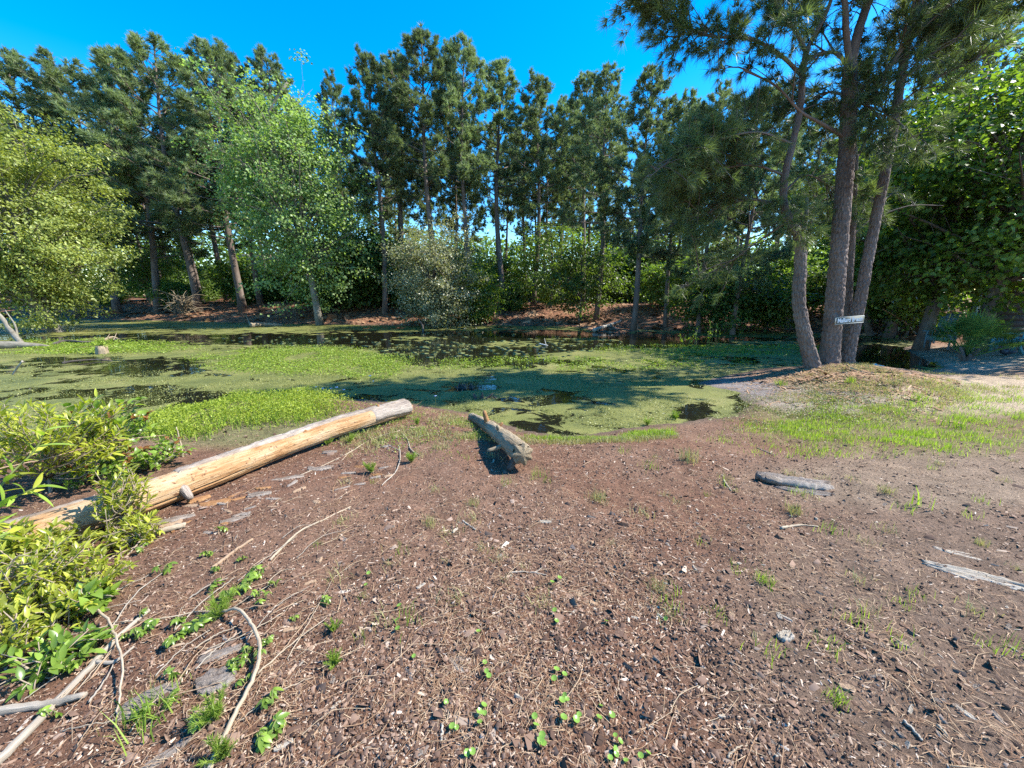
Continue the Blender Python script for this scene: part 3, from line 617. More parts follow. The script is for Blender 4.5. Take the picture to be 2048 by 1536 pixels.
def pine_parts(Ht, cb, Wd, nb_, seed, lean=0.0, tuft_n=13, nl=0.27, nw=0.019, sparse=1.0):
    """trunk+limbs batch and needle tufts of one far pine (base at 0,0,0)"""
    rg = np.random.default_rng(seed); bt = B()
    zz = np.linspace(-0.3, Ht, 12); ph = rg.uniform(0, 6)
    tp = np.column_stack([lean * zz / Ht + 0.18 * np.sin(zz * 0.35 + ph) - 0.18 * math.sin(-0.105 + ph), 0.16 * np.cos(zz * 0.3 + ph) - 0.16 * math.cos(ph), zz])
    tr = 0.012 * Ht * (1 - 0.93 * (np.clip(zz, 0, Ht) / Ht) ** 1.1) + 0.012; tr[0] *= 1.35
    V, T_, st = tube(tp, tr, 9); bt.add(V, T_, st)
    pos, dr = [], []
    for i in range(nb_):
        t = ((i + 0.5) / nb_) ** 0.9; h = cb + (Ht - cb) * t
        prof = (1 - t) ** 0.62 * (0.45 + 0.55 * min(1, t * 4 + 0.35))
        L = Wd * prof * rg.uniform(0.55, 1.12) + 0.30
        az = i * 2.39996 + rg.normal(0, 0.35); el = math.radians(-4 + 52 * t + rg.normal(0, 9))
        bx = np.array([np.interp(h, zz, tp[:, k]) for k in range(3)])
        d0 = np.array([math.cos(az) * math.cos(el), math.sin(az) * math.cos(el), math.sin(el)])
        s = np.linspace(0, 1, 5)[:, None]
        path = bx + d0 * L * s + np.array([0, 0, 1.0]) * (0.22 * L * s ** 2.2) + rg.normal(0, 0.04 * L, 3) * s * (1 - s) * 3
        r0 = 0.013 * L + 0.012; V, T_, st = tube(path, r0 * (1 - 0.75 * s[:, 0]), 4, False); bt.add(V, T_, st)
        nt_ = max(6, int(L * 9.5 * sparse))
        for j in range(nt_):
            u = rg.uniform(0.28, 1.0) ** 0.75; p0 = np.array([np.interp(u, s[:, 0], path[:, k]) for k in range(3)])
            dd = norm(d0 + rg.normal(0, 0.75, 3) + [0, 0, 0.35]); l = (0.25 + 0.24 * L * (1.15 - u)) * rg.uniform(0.6, 1.3)
            p1 = p0 + dd * l
            V, T_, st = tube(np.array([p0, p1]), np.array([0.014, 0.006]), 3, False); bt.add(V, T_, st)
            m = rg.integers(3, 6)
            for k in range(m):
                pos.append(p0 + dd * l * (0.35 + 0.65 * (k + 1) / m) + rg.normal(0, 0.05, 3)); dr.append(norm(dd + [0, 0, 0.3]))
        pos.append(path[-1]); dr.append(norm(d0 + [0, 0, 0.6]))
    for k in range(5): pos.append(np.array([tp[-1, 0], tp[-1, 1], Ht - 0.22 * k])); dr.append(np.array([0, 0, 1.0]))
    nd = needles(np.array(pos), np.array(dr), tuft_n, nl, nw, 0.6)
    return bt, nd
pine_protos = []
for i, (Ht, cb, Wd, nb_, sp) in enumerate([(17, 5.0, 3.9, 60, 1.0), (17, 6.2, 3.4, 56, 1.0), (16, 4.6, 4.3, 56, 1.0), (17, 7.8, 3.3, 48, 1.0), (15, 3.4, 3.9, 58, 1.0), (17, 8.4, 3.1, 46, 0.95)]):
    bt, nd = pine_parts(Ht, cb, Wd, nb_, 100 + i, lean=(-0.5, 0.3, 0.2, -0.3, 0.4, 0.0)[i], sparse=sp)
    r = thing('pine_tree', 'x', 'pine tree'); bt.make('trunk', M['bark_far'], r, smooth=True); make('crown', nd[0], nd[1], M['pine'], r, tint=nd[2])
    pine_protos.append((r, Ht, [False]))
def pine(pi, topx, topy, Y, label, group=None, rz=None, wide=1.0):
    r, Ht, used = pine_protos[pi]; tp = at(topx, topy, Y); z0 = gz(tp[0], Y); s = (tp[2] - z0) / Ht * 0.97
    rz = R.uniform(0, 6.28) if rz is None else rz
    if not used[0]:
        used[0] = True; r.location = (tp[0], Y, z0); r.rotation_euler = (0, 0, rz); r.scale = (s * wide, s * wide, s); r['label'] = label
        if group: r['group'] = group
        return r
    return copy_thing(r, (tp[0], Y, z0), rz, (s * wide, s * wide, s), label, group)
FRONT = [
 (0, 22, 98, 32, 'pine at the left edge of the skyline, behind the yellowish leaning tree', 1.25),
 (2, 122, 118, 33, 'broad flat topped pine, second from the left on the skyline', 1.2),
 (4, 212, 108, 33, 'low branched pine left of the first high skyline hump', 1.15),
 (2, 300, 82, 32, 'wide pine making the left half of the first high skyline hump', 1.2),
 (0, 402, 74, 31, 'wide pine making the right half of the first high skyline hump', 1.2),
 (1, 448, 98, 34, 'pine just left of the bright green gum tree top', 1.0),
 (1, 541, 105, 35, 'pine whose dark top shows over the bright green gum tree', 1.05),
 (3, 652, 150, 36, 'thin pine tip poking out on the right of the gum tree', 0.8),
 (3, 733, 114, 28, 'pine beside the sky notch right of the gum tree', 1.0),
 (5, 786, 104, 30, 'pine left of the tallest top in the middle', 1.05),
 (3, 855, 66, 28, 'tallest pine in the middle of the treeline', 1.15),
 (5, 897, 80, 32, 'narrow lone tip between the two tallest middle pines', 0.6),
 (5, 928, 72, 28, 'second tallest middle pine, right of the narrow tip', 0.95),
 (3, 1006, 120, 30, 'rounded pine on the falling skyline right of the tallest two', 1.2),
 (3, 1072, 157, 30, 'pine with open dark limbs ending the middle skyline group', 1.05),
 (5, 1128, 195, 33, 'slim low pine in the dip right of the middle group', 1.0),
 (3, 1183, 149, 31, 'pine with paired tips right of the skyline dip', 1.0),
 (1, 1216, 140, 25, 'pine with an upright pointed top over the spit of fallen wood', 1.0),
 (0, 1304, 128, 21, 'big limbed pine at the far shore left of the four trunked clump', 1.05),
 (2, 1372, 192, 22, 'lower pine touching the sky gap left of the near pines', 0.9),
 (2, 1450, 178, 20, 'dark pine seen under the long left limb of the near pines', 0.95),
 (4, 1528, 176, 19, 'dark leaning pine right behind the curved near trunk', 0.95),
 (1, 1650, 210, 24, 'pine filling the gap between the curved and the thick near trunks', 1.0),
 (4, 1792, 275, 19, 'dark low branched pine just right of the leaning near trunk', 0.85),
 (1, 1930, 52, 21, 'pine top above the bright maples at the right', 0.95),
 (0, 2020, -30, 19, 'pine at the top right corner of the view', 0.9),
]
for (pi, tx, ty, Y, lb, wd) in FRONT: pine(pi, tx, ty, Y, lb, wide=wd)
for i in range(64):
    tx = -80 + i * 33 + R.uniform(-25, 25); Y = R.uniform(33, 48); ty = R.uniform(205, 330) if not 600 < tx < 720 else 330
    pine((5, 3, 5, 1)[i % 4], tx, ty, Y, 'slender pine standing deep in the wood behind the first row', 'pines deep in the wood', wide=0.85)

def broadleaf(name, label, cat, trunk, r0, cen, rad, nl_, ncl, nlv, ls, lw, mleaf, mbark, seed, group=None, cr=0.32, flat=0.55, upn=0.7, base=None, shell=0.55, inner=0.45):
    """trunk: world points; crown ellipsoid cen/rad; nl_ limbs, ncl leaf sprays per limb, nlv leaves in each"""
    rg = np.random.default_rng(seed); trunk = np.asarray(trunk, float); cen = np.asarray(cen, float); rad = np.asarray(rad, float)
    b0 = trunk[0] if base is None else np.asarray(base); root = thing(name, label, cat, tuple(b0), group)
    bt = B(); tp = smooth_path(trunk, 14); rr = r0 * np.linspace(1, 0.28, 14); rr[0] *= 1.25
    V, T_, st = tube(tp - b0, rr, 9); bt.add(V, T_, st)
    pos = []
    for i in range(nl_):
        u = (i + 0.5) / nl_; zz = 1 - 2 * u; zz = zz * 0.95; a = i * 2.39996 + rg.normal(0, 0.3); q = math.sqrt(1 - zz * zz)
        e = cen + rad * np.array([q * math.cos(a), q * math.sin(a), zz]) * rg.uniform(0.72, 1.08)
        hs_ = np.clip(tp[:, 2], None, e[2] - 0.15 * abs(e[2] - b0[2])); j = int(np.argmin(np.abs(tp[:, 2] - (b0[2] + (e[2] - b0[2]) * rg.uniform(0.45, 0.75)))))
        j = max(3, j); p0 = tp[j]
        mid = p0 * 0.5 + e * 0.5 + rg.normal(0, 0.06, 3) * np.linalg.norm(e - p0) + [0, 0, 0.08 * np.linalg.norm(e - p0)]
        path = smooth_path([p0, mid, e], 7); L = np.linalg.norm(e - p0)
        V, T_, st = tube(path - b0, np.linspace(rr[j] * 0.5, 0.008, 7), 4, False); bt.add(V, T_, st)
        for k in range(ncl):
            s = shell * 0 + rg.uniform(inner, 1.03); p = path[min(6, int(s * 6))] + rg.normal(0, 0.16, 3) * rad
            pos.append(p)
            if k % 2 == 0:
                V, T_, st = tube(np.array([path[min(6, int(s * 5))], p]) - b0, np.array([0.014, 0.004]), 3, False); bt.add(V, T_, st)
    pos = np.array(pos); n_ = len(pos)
    sizes = cr * rg.uniform(0.6, 1.4, n_)
    lp = np.repeat(pos, nlv, 0) + rg.normal(0, 1, (n_ * nlv, 3)) * np.repeat(sizes, nlv)[:, None] * [1, 1, flat]
    out = norm((lp - cen) / rad)
    nm = norm(rg.normal(0, 0.55, lp.shape) + [0, 0, upn] + 0.3 * out); ax = norm(np.cross(nm, rg.normal(0, 1, lp.shape)) + 0.3 * out - [0, 0, 0.25])
    V, T_, tn = leaves(lp - b0, ax, nm, ls, lw)
    tn = np.clip(tn * 0.7 + np.repeat(rg.uniform(-0.1, 0.4, n_), nlv * 4), 0, 1)
    bt.make('trunk', mbark, root, smooth=True); make('crown', V, T_, mleaf, root, tint=tn)
    return root
# bright gum tree left of the middle
g0 = np.array([*at(640, 648, 25.2)[:2], 0]); g0[2] = gz(*g0[:2]) - 0.1
broadleaf('gum_tree', 'tall bright green gum tree standing at the far shore, left of the middle', 'gum tree',
          [g0, g0 + [-0.4, .1, 4], g0 + [-1.2, .2, 8], g0 + [-1.9, .3, 12], at(575, 165, 25.6)], 0.22, at(580, 372, 25.6), (4.7, 3.4, 6.5), 76, 7, 50, 0.16, 0.85, M['gum'], M['bark_pale'], 11, cr=0.36, inner=0.55)
# olive tree leaning over the water at the left
t0 = on_z(112, 668, WZ - 0.1); Yo = t0[1]
broadleaf('leaning_tree', 'yellowish olive leaved tree leaning out over the pond at the left', 'tree',
          [t0, at(100, 640, Yo), at(72, 612, Yo - .3), at(66, 585, Yo - .4), at(40, 560, Yo - .2), at(35, 480, Yo), at(20, 400, Yo)], 0.30, at(0, 430, Yo), (4.9, 3.8, 4.7), 80, 9, 80, 0.15, 0.6, M['olive'], M['bark_pale'], 12, cr=0.30, inner=0.5)
t1 = at(-40, 640, Yo + .5)
# myrtle in the middle of the far shore
t0 = on_z(868, 655, WZ); 
broadleaf('myrtle_tree', 'small pale leaved rounded tree on the far shore in the middle', 'tree',
          [t0, t0 + [0.2, .1, 1.0], t0 + [0.0, 0, 2.2], t0 + [0.3, 0, 4.2]], 0.17, at(868, 548, t0[1]), (2.75, 2.3, 3.0), 50, 10, 50, 0.13, 0.55, M['myrtle'], M['bark_far'], 13, cr=0.26)
t0 = on_z(935, 652, WZ) + [0, .8, .2]
broadleaf('shore_bush', 'dark green bush tucked against the right side of the pale rounded tree', 'bush', [t0, t0 + [0, 0, 1], t0 + [.1, 0, 2]], 0.08, at(950, 590, t0[1]), (1.7, 1.5, 1.7), 28, 7, 44, 0.15, 0.6, M['maple'], M['bark_far'], 14)
# understory
US = [
 (1105, 430, 650, 29, 3.3, 'under', 'leafy young tree glowing yellow green right of the middle pines'),
 (1165, 470, 655, 25, 2.4, 'under', 'young leafy tree left of the spit of fallen wood'),
 (1345, 500, 660, 26, 2.6, 'under', 'backlit young tree right of the big limbed far pine'),
 (1440, 520, 662, 20, 2.3, 'under', 'full leafy young tree hanging over the weedy far shore'),
 (1545, 545, 662, 20.5, 2.0, 'under', 'low leafy tree seen left of the curved near trunk'),
 (1640, 520, 664, 23, 2.3, 'under', 'leafy tree seen between the curved and thick near trunks'),
 (1775, 520, 672, 20, 2.4, 'under', 'shaded leafy tree right of the name sign'),
 (1850, 500, 680, 17.5, 2.1, 'under', 'dark young tree overhanging the inlet left of the palmetto'),
 (270, 455, 632, 36, 3.2, 'under', 'yellow green young tree glowing between the left pine trunks'),
 (720, 500, 645, 32, 2.6, 'under', 'dim leafy tree under the pines left of the pale rounded tree'),
 (640, 560, 645, 30, 2.2, 'under', 'low leafy tree behind the gum trunk'),
 (1010, 500, 648, 32, 2.5, 'under', 'leafy tree behind the dark bush in the middle'),
]
for i, (x, ty, by, Y, r_, mk, lb) in enumerate(US):
    tp = at(x, ty, Y); z0 = gz(tp[0], Y); b0 = np.array([tp[0], Y, z0 - 0.1]); hgt = tp[2] - z0; rz_ = hgt * 0.40
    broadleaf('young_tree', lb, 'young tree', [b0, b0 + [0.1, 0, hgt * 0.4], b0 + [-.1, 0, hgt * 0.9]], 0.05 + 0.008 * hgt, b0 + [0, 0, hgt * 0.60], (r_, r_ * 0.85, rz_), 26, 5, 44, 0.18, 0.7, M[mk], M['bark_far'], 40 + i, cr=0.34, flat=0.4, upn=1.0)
# maples at the right
MP = [(1985, 95, 690, 13.5, 3.6, 'bright tall maple filling the right edge above the chairs'),
      (1870, 250, 685, 17.5, 3.3, 'maple in half shade right of the leaning near trunk'),
      (2130, 40, 700, 12.0, 4.2, 'maple running out of the view at the right edge'),
      (1945, 330, 680, 20.5, 3.0, 'deep green maple behind the palmetto')]
for i, (x, ty, by, Y, r_, lb) in enumerate(MP):
    tp = at(x, ty, Y); z0 = gz(tp[0], Y); b0 = np.array([tp[0], Y, z0 - 0.1]); hgt = tp[2] - z0
    broadleaf('maple_tree', lb, 'maple tree', [b0, b0 + [0.15, 0, hgt * 0.35], b0 + [-.1, 0.1, hgt * 0.65], b0 + [0, 0, hgt * .95]], 0.20, b0 + [0, 0, hgt * 0.62], (r_, r_ * 0.9, hgt * 0.41), 46, 8, 44, 0.16, 0.8, M['maple'], M['bark_far'], 60 + i, cr=0.42, flat=0.4, upn=1.0)
# shrubs in the wood
sh = []
for i in range(3):
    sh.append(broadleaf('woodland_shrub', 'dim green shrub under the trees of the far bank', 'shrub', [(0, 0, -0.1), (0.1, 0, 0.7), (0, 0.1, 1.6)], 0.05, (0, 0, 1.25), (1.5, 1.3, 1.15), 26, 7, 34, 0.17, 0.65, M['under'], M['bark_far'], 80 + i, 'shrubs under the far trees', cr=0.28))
first = [True] * 3
for i in range(58):
    x = -40 + 66 * (i + R.uniform(0, 1)) / 58; Y = (28 if x > -12 else 33) + R.uniform(0.5, 15); Y = Y - max(0, x - 6) * 0.45
    if pond_d(np.array([x]), np.array([Y]))[0] < 1.2: Y += 4
    k = i % 3; s = R.uniform(0.45, 1.0) if R.uniform() < .6 else R.uniform(1.2, 2.3); loc = (x, Y, gz(x, Y))
    if first[k]: first[k] = False; sh[k].location = loc; sh[k].scale = (s, s, s)
    else: copy_thing(sh[k], loc, R.uniform(0, 6.28), s, 'dim green shrub under the trees of the far bank', 'shrubs under the far trees')
q = np.column_stack([R.uniform(-85, 65, 60000), R.uniform(50, 66, 60000), R.uniform(0, 1, 60000)]); top = 4.0 + 10 * fbm(q[:, 0] * 0.12, q[:, 1] * 0.1, 55); q[:, 2] = 1.2 + top * q[:, 2]
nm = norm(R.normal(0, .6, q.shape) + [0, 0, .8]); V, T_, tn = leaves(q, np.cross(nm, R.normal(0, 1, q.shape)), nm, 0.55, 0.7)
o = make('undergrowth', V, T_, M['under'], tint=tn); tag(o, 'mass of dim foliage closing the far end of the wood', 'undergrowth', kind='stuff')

# ------------------------------------------------------------------ the near clump of pines
def wid(w, p): 
    dep = p[1] * CP - (p[2] - H) * SP
    return 0.5 * w / FPX * dep * 0.56
def near_pine(label, Y, trunk, limbs, tw, seed, droop=0.15):
    """trunk/limbs: (px, py, width px) lists; limb = (list, Y shift at the end, foliage amount)"""
    rg = np.random.default_rng(seed)
    P0 = np.array([at(a, b, Y) for a, b, _ in trunk]); Rr = np.array([wid(w, p) for (_, _, w), p in zip(trunk, P0)])
    P0[0, 2] = min(P0[0, 2], gz(*P0[0, :2])) - 0.15
    base = P0[0].copy(); root = thing('pine_tree', label, 'pine tree', tuple(base))
    n_ = int(np.linalg.norm(np.diff(P0, axis=0), axis=1).sum() / 0.026); PP = smooth_path(P0, n_); RR = np.interp(np.linspace(0, 1, n_), np.linspace(0, 1, len(Rr)), Rr)
    ext = np.linspace(0, 1, n_) * np.linalg.norm(np.diff(P0, axis=0), axis=1).sum(); RR = RR * (1 + 0.28 * np.exp(-ext / 0.22))
    V, T_, st = tube(PP - base, RR, 60, True, bark_disp(Rr[0], seed=seed)); make('trunk', V, T_, M['bark'], root, st=st, smooth=True, tint=np.full(len(V), .5))
    pos, dr = [], []; tb = B()
    def sprout(path, amount, s0=0.2, scale=1.0):
        L = np.linalg.norm(np.diff(path, axis=0), axis=1).sum(); n2 = max(1, int(amount * L * 4.2))
        for j in range(n2):
            u = s0 + (1 - s0) * rg.uniform(0, 1) ** 0.8; i = min(len(path) - 2, int(u * (len(path) - 1))); p = path[i] + (path[i + 1] - path[i]) * rg.uniform(0, 1)
            ax = norm(path[i + 1] - path[i]); dd = norm(ax * 0.55 + rg.normal(0, 0.6, 3) + [0, 0, 0.12]); l = rg.uniform(0.25, 0.85) * scale
            e = p + dd * l + [0, 0, -droop * l * l]; m_ = p * .5 + e * .5 + [0, 0, 0.05]
            V, T_, st = tube(smooth_path([p, m_, e], 4) - base, np.linspace(0.011, 0.004, 4), 4, False); tb.add(V, T_, st)
            for k in range(rg.integers(3, 6)):
                s = rg.uniform(0.35, 1.0); pos.append(p + (e - p) * s + rg.normal(0, 0.03, 3)); dr.append(norm(dd + rg.normal(0, .25, 3)))
            pos.append(e); dr.append(dd)
    for (lim, ysh, amt) in limbs:
        k = len(lim); Pl = np.array([at(a, b, Y + ysh * (i / (k - 1)) ** 1.0) for i, (a, b, _) in enumerate(lim)]); rl = np.array([wid(w, p) for (_, _, w), p in zip(lim, Pl)])
        m_ = max(8, int(np.linalg.norm(np.diff(Pl, axis=0), axis=1).sum() / 0.07)); pp = smooth_path(Pl, m_); r_ = np.interp(np.linspace(0, 1, m_), np.linspace(0, 1, k), rl)
        V, T_, st = tube(pp - base, r_, 16, True, bark_disp(rl[0], 0.05, 0.1, 0.010, seed + 2)); make('branch', V, T_, M['bark'], root, st=st, smooth=True, tint=np.full(len(V), .5))
        if amt > 0:
            sprout(pp, amt)
            for j in range(int(2 + amt * 1.2)):          # forked side limbs
                u = rg.uniform(0.3, 0.95); i = int(u * (m_ - 2)); ax = norm(pp[i + 1] - pp[i]); dd = norm(ax + rg.normal(0, 0.55, 3) + [0, 0, 0.1]); l = rg.uniform(0.7, 1.5)
                s2 = smooth_path([pp[i], pp[i] + dd * l * .5 + [0, 0, .06], pp[i] + dd * l - [0, 0, 0.10 * l]], 7)
                V, T_, st = tube(s2 - base, np.linspace(0.018, 0.006, 7), 5, False); tb.add(V, T_, st); sprout(s2, amt * 1.15, 0.1, 0.75)
    if tw:
        sprout(PP[int(n_ * tw[0]):], tw[1], 0.0)
    if tb.V: tb.make('twigs', M['bark_far'], root)
    if pos:
        V, T_, tn = needles(np.array(pos) - base, np.array(dr), 26, 0.21, 0.0045, 0.55, 0.05); make('crown', V, T_, M['pine_near'], root, tint=tn)
    return root
near_pine('curved pine trunk, leftmost of the four trunked clump, bending up with a fork', 8.45,
    [(1632, 735, 46), (1614, 690, 43), (1603, 640, 41), (1597, 590, 39), (1601, 530, 37), (1598, 475, 33), (1578, 440, 26), (1567, 400, 24), (1571, 345, 22), (1586, 285, 21), (1600, 220, 20), (1605, 150, 19), (1613, 98, 17)],
    [([(1613, 100, 14), (1640, 50, 13), (1662, 0, 12), (1680, -80, 10), (1690, -220, 6), (1690, -330, 3)], 0.5, 2.6),
     ([(1612, 104, 15), (1590, 60, 13), (1560, 25, 11), (1530, -60, 8), (1480, -170, 4)], -0.6, 3.0),
     ([(1603, 150, 14), (1560, 110, 12), (1500, 78, 11), (1420, 72, 9), (1365, 48, 6), (1318, 22, 3)], -0.4, 3.4),
     ([(1600, 478, 17), (1612, 440, 13), (1614, 395, 9)], 0.1, 0.0),
     ([(1574, 420, 9), (1520, 400, 7), (1450, 410, 5), (1375, 450, 3)], 1.1, 3.4),
     ([(1571, 350, 9), (1500, 330, 7), (1430, 345, 5), (1365, 385, 3)], 0.6, 3.4),
     ([(1586, 288, 9), (1520, 265, 7), (1450, 275, 4), (1395, 300, 2)], -0.5, 3.2),
     ([(1580, 440, 9), (1520, 480, 6), (1450, 530, 4), (1360, 580, 2)], 1.5, 1.3),
     ([(1572, 380, 8), (1610, 350, 6), (1650, 370, 4), (1670, 420, 3)], 1.0, 2.4)], (0.72, 1.2), 21)
near_pine('thickest pine trunk of the clump, upright with a high fork', 8.75,
    [(1660, 722, 62), (1664, 660, 54), (1670, 590, 52), (1676, 520, 50), (1683, 440, 49), (1690, 350, 48), (1695, 270, 47), (1698, 200, 45), (1700, 130, 42)],
    [([(1701, 135, 30), (1716, 65, 29), (1736, 0, 27), (1750, -100, 22), (1745, -230, 14), (1735, -360, 5)], 0.3, 2.2),
     ([(1699, 130, 22), (1692, 60, 20), (1689, 0, 18), (1672, -120, 13), (1640, -250, 6)], -0.5, 2.0),
     ([(1708, 215, 15), (1748, 172, 14), (1785, 125, 13), (1815, 82, 12), (1855, 42, 10), (1905, 0, 8), (1960, -60, 5)], -0.3, 2.4),
     ([(1690, 275, 13), (1645, 248, 11), (1600, 222, 9), (1552, 172, 7), (1487, 140, 5)], -0.7, 0.5),
     ([(1694, 130, 13), (1672, 106, 12), (1640, 108, 9), (1608, 126, 7)], 0.5, 1.2),
     ([(1690, 190, 11), (1655, 185, 8), (1610, 205, 6), (1560, 240, 4)], 0.9, 2.4),
     ([(1700, 200, 10), (1740, 215, 7), (1770, 250, 4)], -0.5, 2.2)], None, 22)
near_pine('thin pine trunk half hidden behind the name sign', 9.25,
    [(1686, 712, 30), (1693, 640, 25), (1698, 560, 23), (1703, 480, 21), (1708, 390, 18), (1712, 310, 14)],
    [([(1711, 320, 10), (1740, 268, 8), (1772, 228, 5)], 0.2, 0.4), ([(1712, 310, 9), (1708, 250, 7), (1690, 180, 4)], 0.5, 1.6), ([(1704, 470, 6), (1740, 440, 4), (1770, 420, 2)], 0.5, 0.6)], None, 23)
near_pine('slanting pine trunk leaning right, rightmost of the clump', 8.95,
    [(1694, 722, 42), (1704, 670, 38), (1718, 610, 36), (1730, 545, 33), (1745, 470, 31), (1765, 370, 29), (1784, 275, 27), (1799, 175, 25), (1813, 90, 23), (1838, 8, 20), (1852, -80, 17), (1862, -230, 10), (1866, -350, 4)],
    [([(1800, 172, 10), (1830, 130, 8), (1870, 95, 5), (1905, 80, 3)], -0.3, 3.0), ([(1812, 95, 10), (1850, 50, 8), (1890, 30, 5)], 0.6, 3.0), ([(1788, 250, 7), (1758, 205, 5), (1735, 170, 3)], -0.4, 2.2),
     ([(1840, 5, 10), (1800, -50, 8), (1760, -100, 4)], -0.7, 2.6), ([(1850, -70, 9), (1900, -120, 6), (1950, -150, 3)], 0.4, 2.8), ([(1780, 290, 4), (1800, 262, 3), (1818, 245, 2)], 0.1, 0.0), ([(1812, 60, 5), (1790, 50, 4), (1775, 44, 2)], 0, 0)], (0.80, 1.6), 24)

# ================================================================== THINGS ROUND THE CLUMP
# name sign
TL, TR = at(1670, 635, 8.36), at(1727.3, 630.5, 8.40); BL = at(1671, 649, 8.36)
ex = TR - TL; wS = np.linalg.norm(ex); ex /= wS; hS = np.linalg.norm(BL - TL); ey = norm(np.cross(np.array([0, 1.0, 0]) - ex * ex[1], ex)); ey = np.cross(ex, norm(np.cross(ex, [0, 0, 1.0]))) * -1
ez = np.cross(ex, ey); cS = (TL + TR) / 2 - ey * 0 
if ey[2] < 0: ey = -ey
ez = np.cross(ex, ey); cS = (TL + TR) / 2 - ey * hS / 2
RS = np.column_stack([ex, ey, ez])
sg = thing('name_sign', 'grey wooden board lettered Mallard Beach nailed across the near pines', 'sign', tuple(cS))
def lb(c, s): V, T_ = box(c, s); return V @ RS.T, T_
bb = B(); bb.add(*lb((0, 0, 0), (wS, hS, 0.024))); bb.make('board', M['sign'], sg)
for nm_, c_, s_ in (('rim', (0, hS / 2 - .006, .0145), (wS, .013, .008)), ('rim', (0, -hS / 2 + .006, .0145), (wS, .013, .008)), ('rim', (-wS / 2 + .006, 0, .0145), (.012, hS - .028, .008)), ('rim', (wS / 2 - .006, 0, .0145), (.012, hS - .028, .008))):
    bb = B(); bb.add(*lb(c_, s_)); bb.make(nm_, M['sign_rim'], sg)
fc = bpy.data.curves.new('lettering', 'FONT'); fc.body = 'Mallard Beach'; fc.align_x = 'CENTER'; fc.align_y = 'CENTER'; fc.size = 0.105; fc.extrude = 0.002; fc.offset = 0.0035
tmp = bpy.data.objects.new('lettering_source', fc); COL.objects.link(tmp)
dg = bpy.context.evaluated_depsgraph_get(); me = bpy.data.meshes.new_from_object(tmp.evaluated_get(dg)); bpy.data.objects.remove(tmp)
wl = max(v.co.x for v in me.vertices) - min(v.co.x for v in me.vertices); k = wS * 0.86 / wl
Mx = Matrix(np.column_stack([np.vstack([RS, [0, 0, 0]]), [0, 0, 0, 1]]).tolist()) @ Matrix.Translation((0.012, 0, 0.0165)) @ Matrix.Diagonal((k, k * 1.25, 1, 1))
me.transform(Mx); me.materials.clear(); me.materials.append(M['white']); me.name = 'lettering'
lo = bpy.data.objects.new('lettering', me); COL.objects.link(lo); lo.parent = sg

# palmetto
pb = gp(1932, 722); pr = thing('palmetto', 'fan leaved palmetto in the shade beside the blue chairs', 'palm', tuple(pb))
rg = np.random.default_rng(5)
bt = B()
for k in range(9):
    a = rg.uniform(0, 6.28); e = np.array([math.cos(a) * .2, math.sin(a) * .2, rg.uniform(.15, .4)]); V, T_, st = tube(smooth_path([(0, 0, -.1), e * .6, e], 5), np.linspace(.06, .03, 5), 7); bt.add(V, T_, st)
bt.make('trunk', M['bark'], pr)
for k in range(34):
    a = k * 2.4 + rg.normal(0, .2); el = math.radians(rg.uniform(15, 85)); L = rg.uniform(0.65, 0.95); d0 = np.array([math.cos(a) * math.cos(el), math.sin(a) * math.cos(el), math.sin(el)])
    p1 = np.array([0, 0, .2]) + d0 * L; f = B(); V, T_, st = tube(smooth_path([(d0[0] * .05, d0[1] * .05, .12), p1 * .5 + [0, 0, .06], p1], 5), np.linspace(.011, .006, 5), 4); f.add(V, T_, st)
    sd = norm(np.cross(d0, [0, 0, 1.0])); up = np.cross(sd, d0)
    for j in range(24):
        b_ = math.radians(-125 + 250 * j / 23); dd = norm(d0 * math.cos(b_) + sd * math.sin(b_) + up * 0.12); ll = rg.uniform(.42, .6) * (1 - .25 * abs(b_) / 2.2); sw = norm(np.cross(dd, up)) * 0.013
        tip = p1 + dd * ll - [0, 0, .10 * ll]; mid = p1 + dd * ll * .55 + up * .01
        f.add(np.array([p1 - sw * .3, p1 + sw * .3, mid + sw, mid - sw, tip]), np.array([[0, 1, 2], [0, 2, 3], [3, 2, 4]]), tint=rg.uniform(0, 1))
    f.make('frond', M['palm'], pr)

# chairs
def chair(label, base, rz, mat):
    r = thing('garden_chair', label, 'chair', tuple(base)); r.rotation_euler = (0, 0, rz)
    def part(name, c, s, rot=None, taper=1.0):
        b_ = B(); b_.add(*box(c, s, rot, taper)); b_.make(name, mat, r)
    lean = rotx(math.radians(24))         # the chair faces -y; its back leans to +y
    for i in range(5):
        hgt = (0.78, .88, .92, .88, .78)[i]; c = np.array([(i - 2) * .105, .26, .30]) + lean.T @ np.array([0, 0, hgt / 2])
        part('back_slat', c, (.092, .02, hgt), lean.T)
    for i in range(6): part('seat_slat', (0, -.30 + i * .093, .375 - i * .022), (.52, .082, .02), rotx(math.radians(-13)))
    for s in (-1, 1):
        part('armrest', (s * .32, -.06, .55), (.13, .74, .022)); part('leg', (s * .275, -.34, .27), (.03, .10, .54))
        part('leg', (s * .275, .22, .27), (.03, .09, .54)); part('rail', (s * .243, .05, .26), (.03, .86, .11), rotx(math.radians(-15)))
    part('apron', (0, -.355, .32), (.515, .022, .12))
    part('back_brace', (0, .52, .62), (.50, .03, .07), lean.T)
    return r
chair('teal painted slatted garden chair just right of the palmetto', gp(2015, 705) + [0.2, 0.6, 0], math.radians(78), M['teal'])
chair('teal slatted garden chair cut off by the right edge of the view', gp(2075, 708) + [0.4, 0.2, 0], math.radians(-80), M['teal'])
chair('slate blue slatted garden chair peeping out left of the palmetto', on_z(1878, 696, gz(16, 13.5)), math.radians(-60), M['slate'])
b0 = gp(2044, 706); r = thing('side_table', 'small teal slatted table standing between the two teal chairs', 'table', tuple(b0))
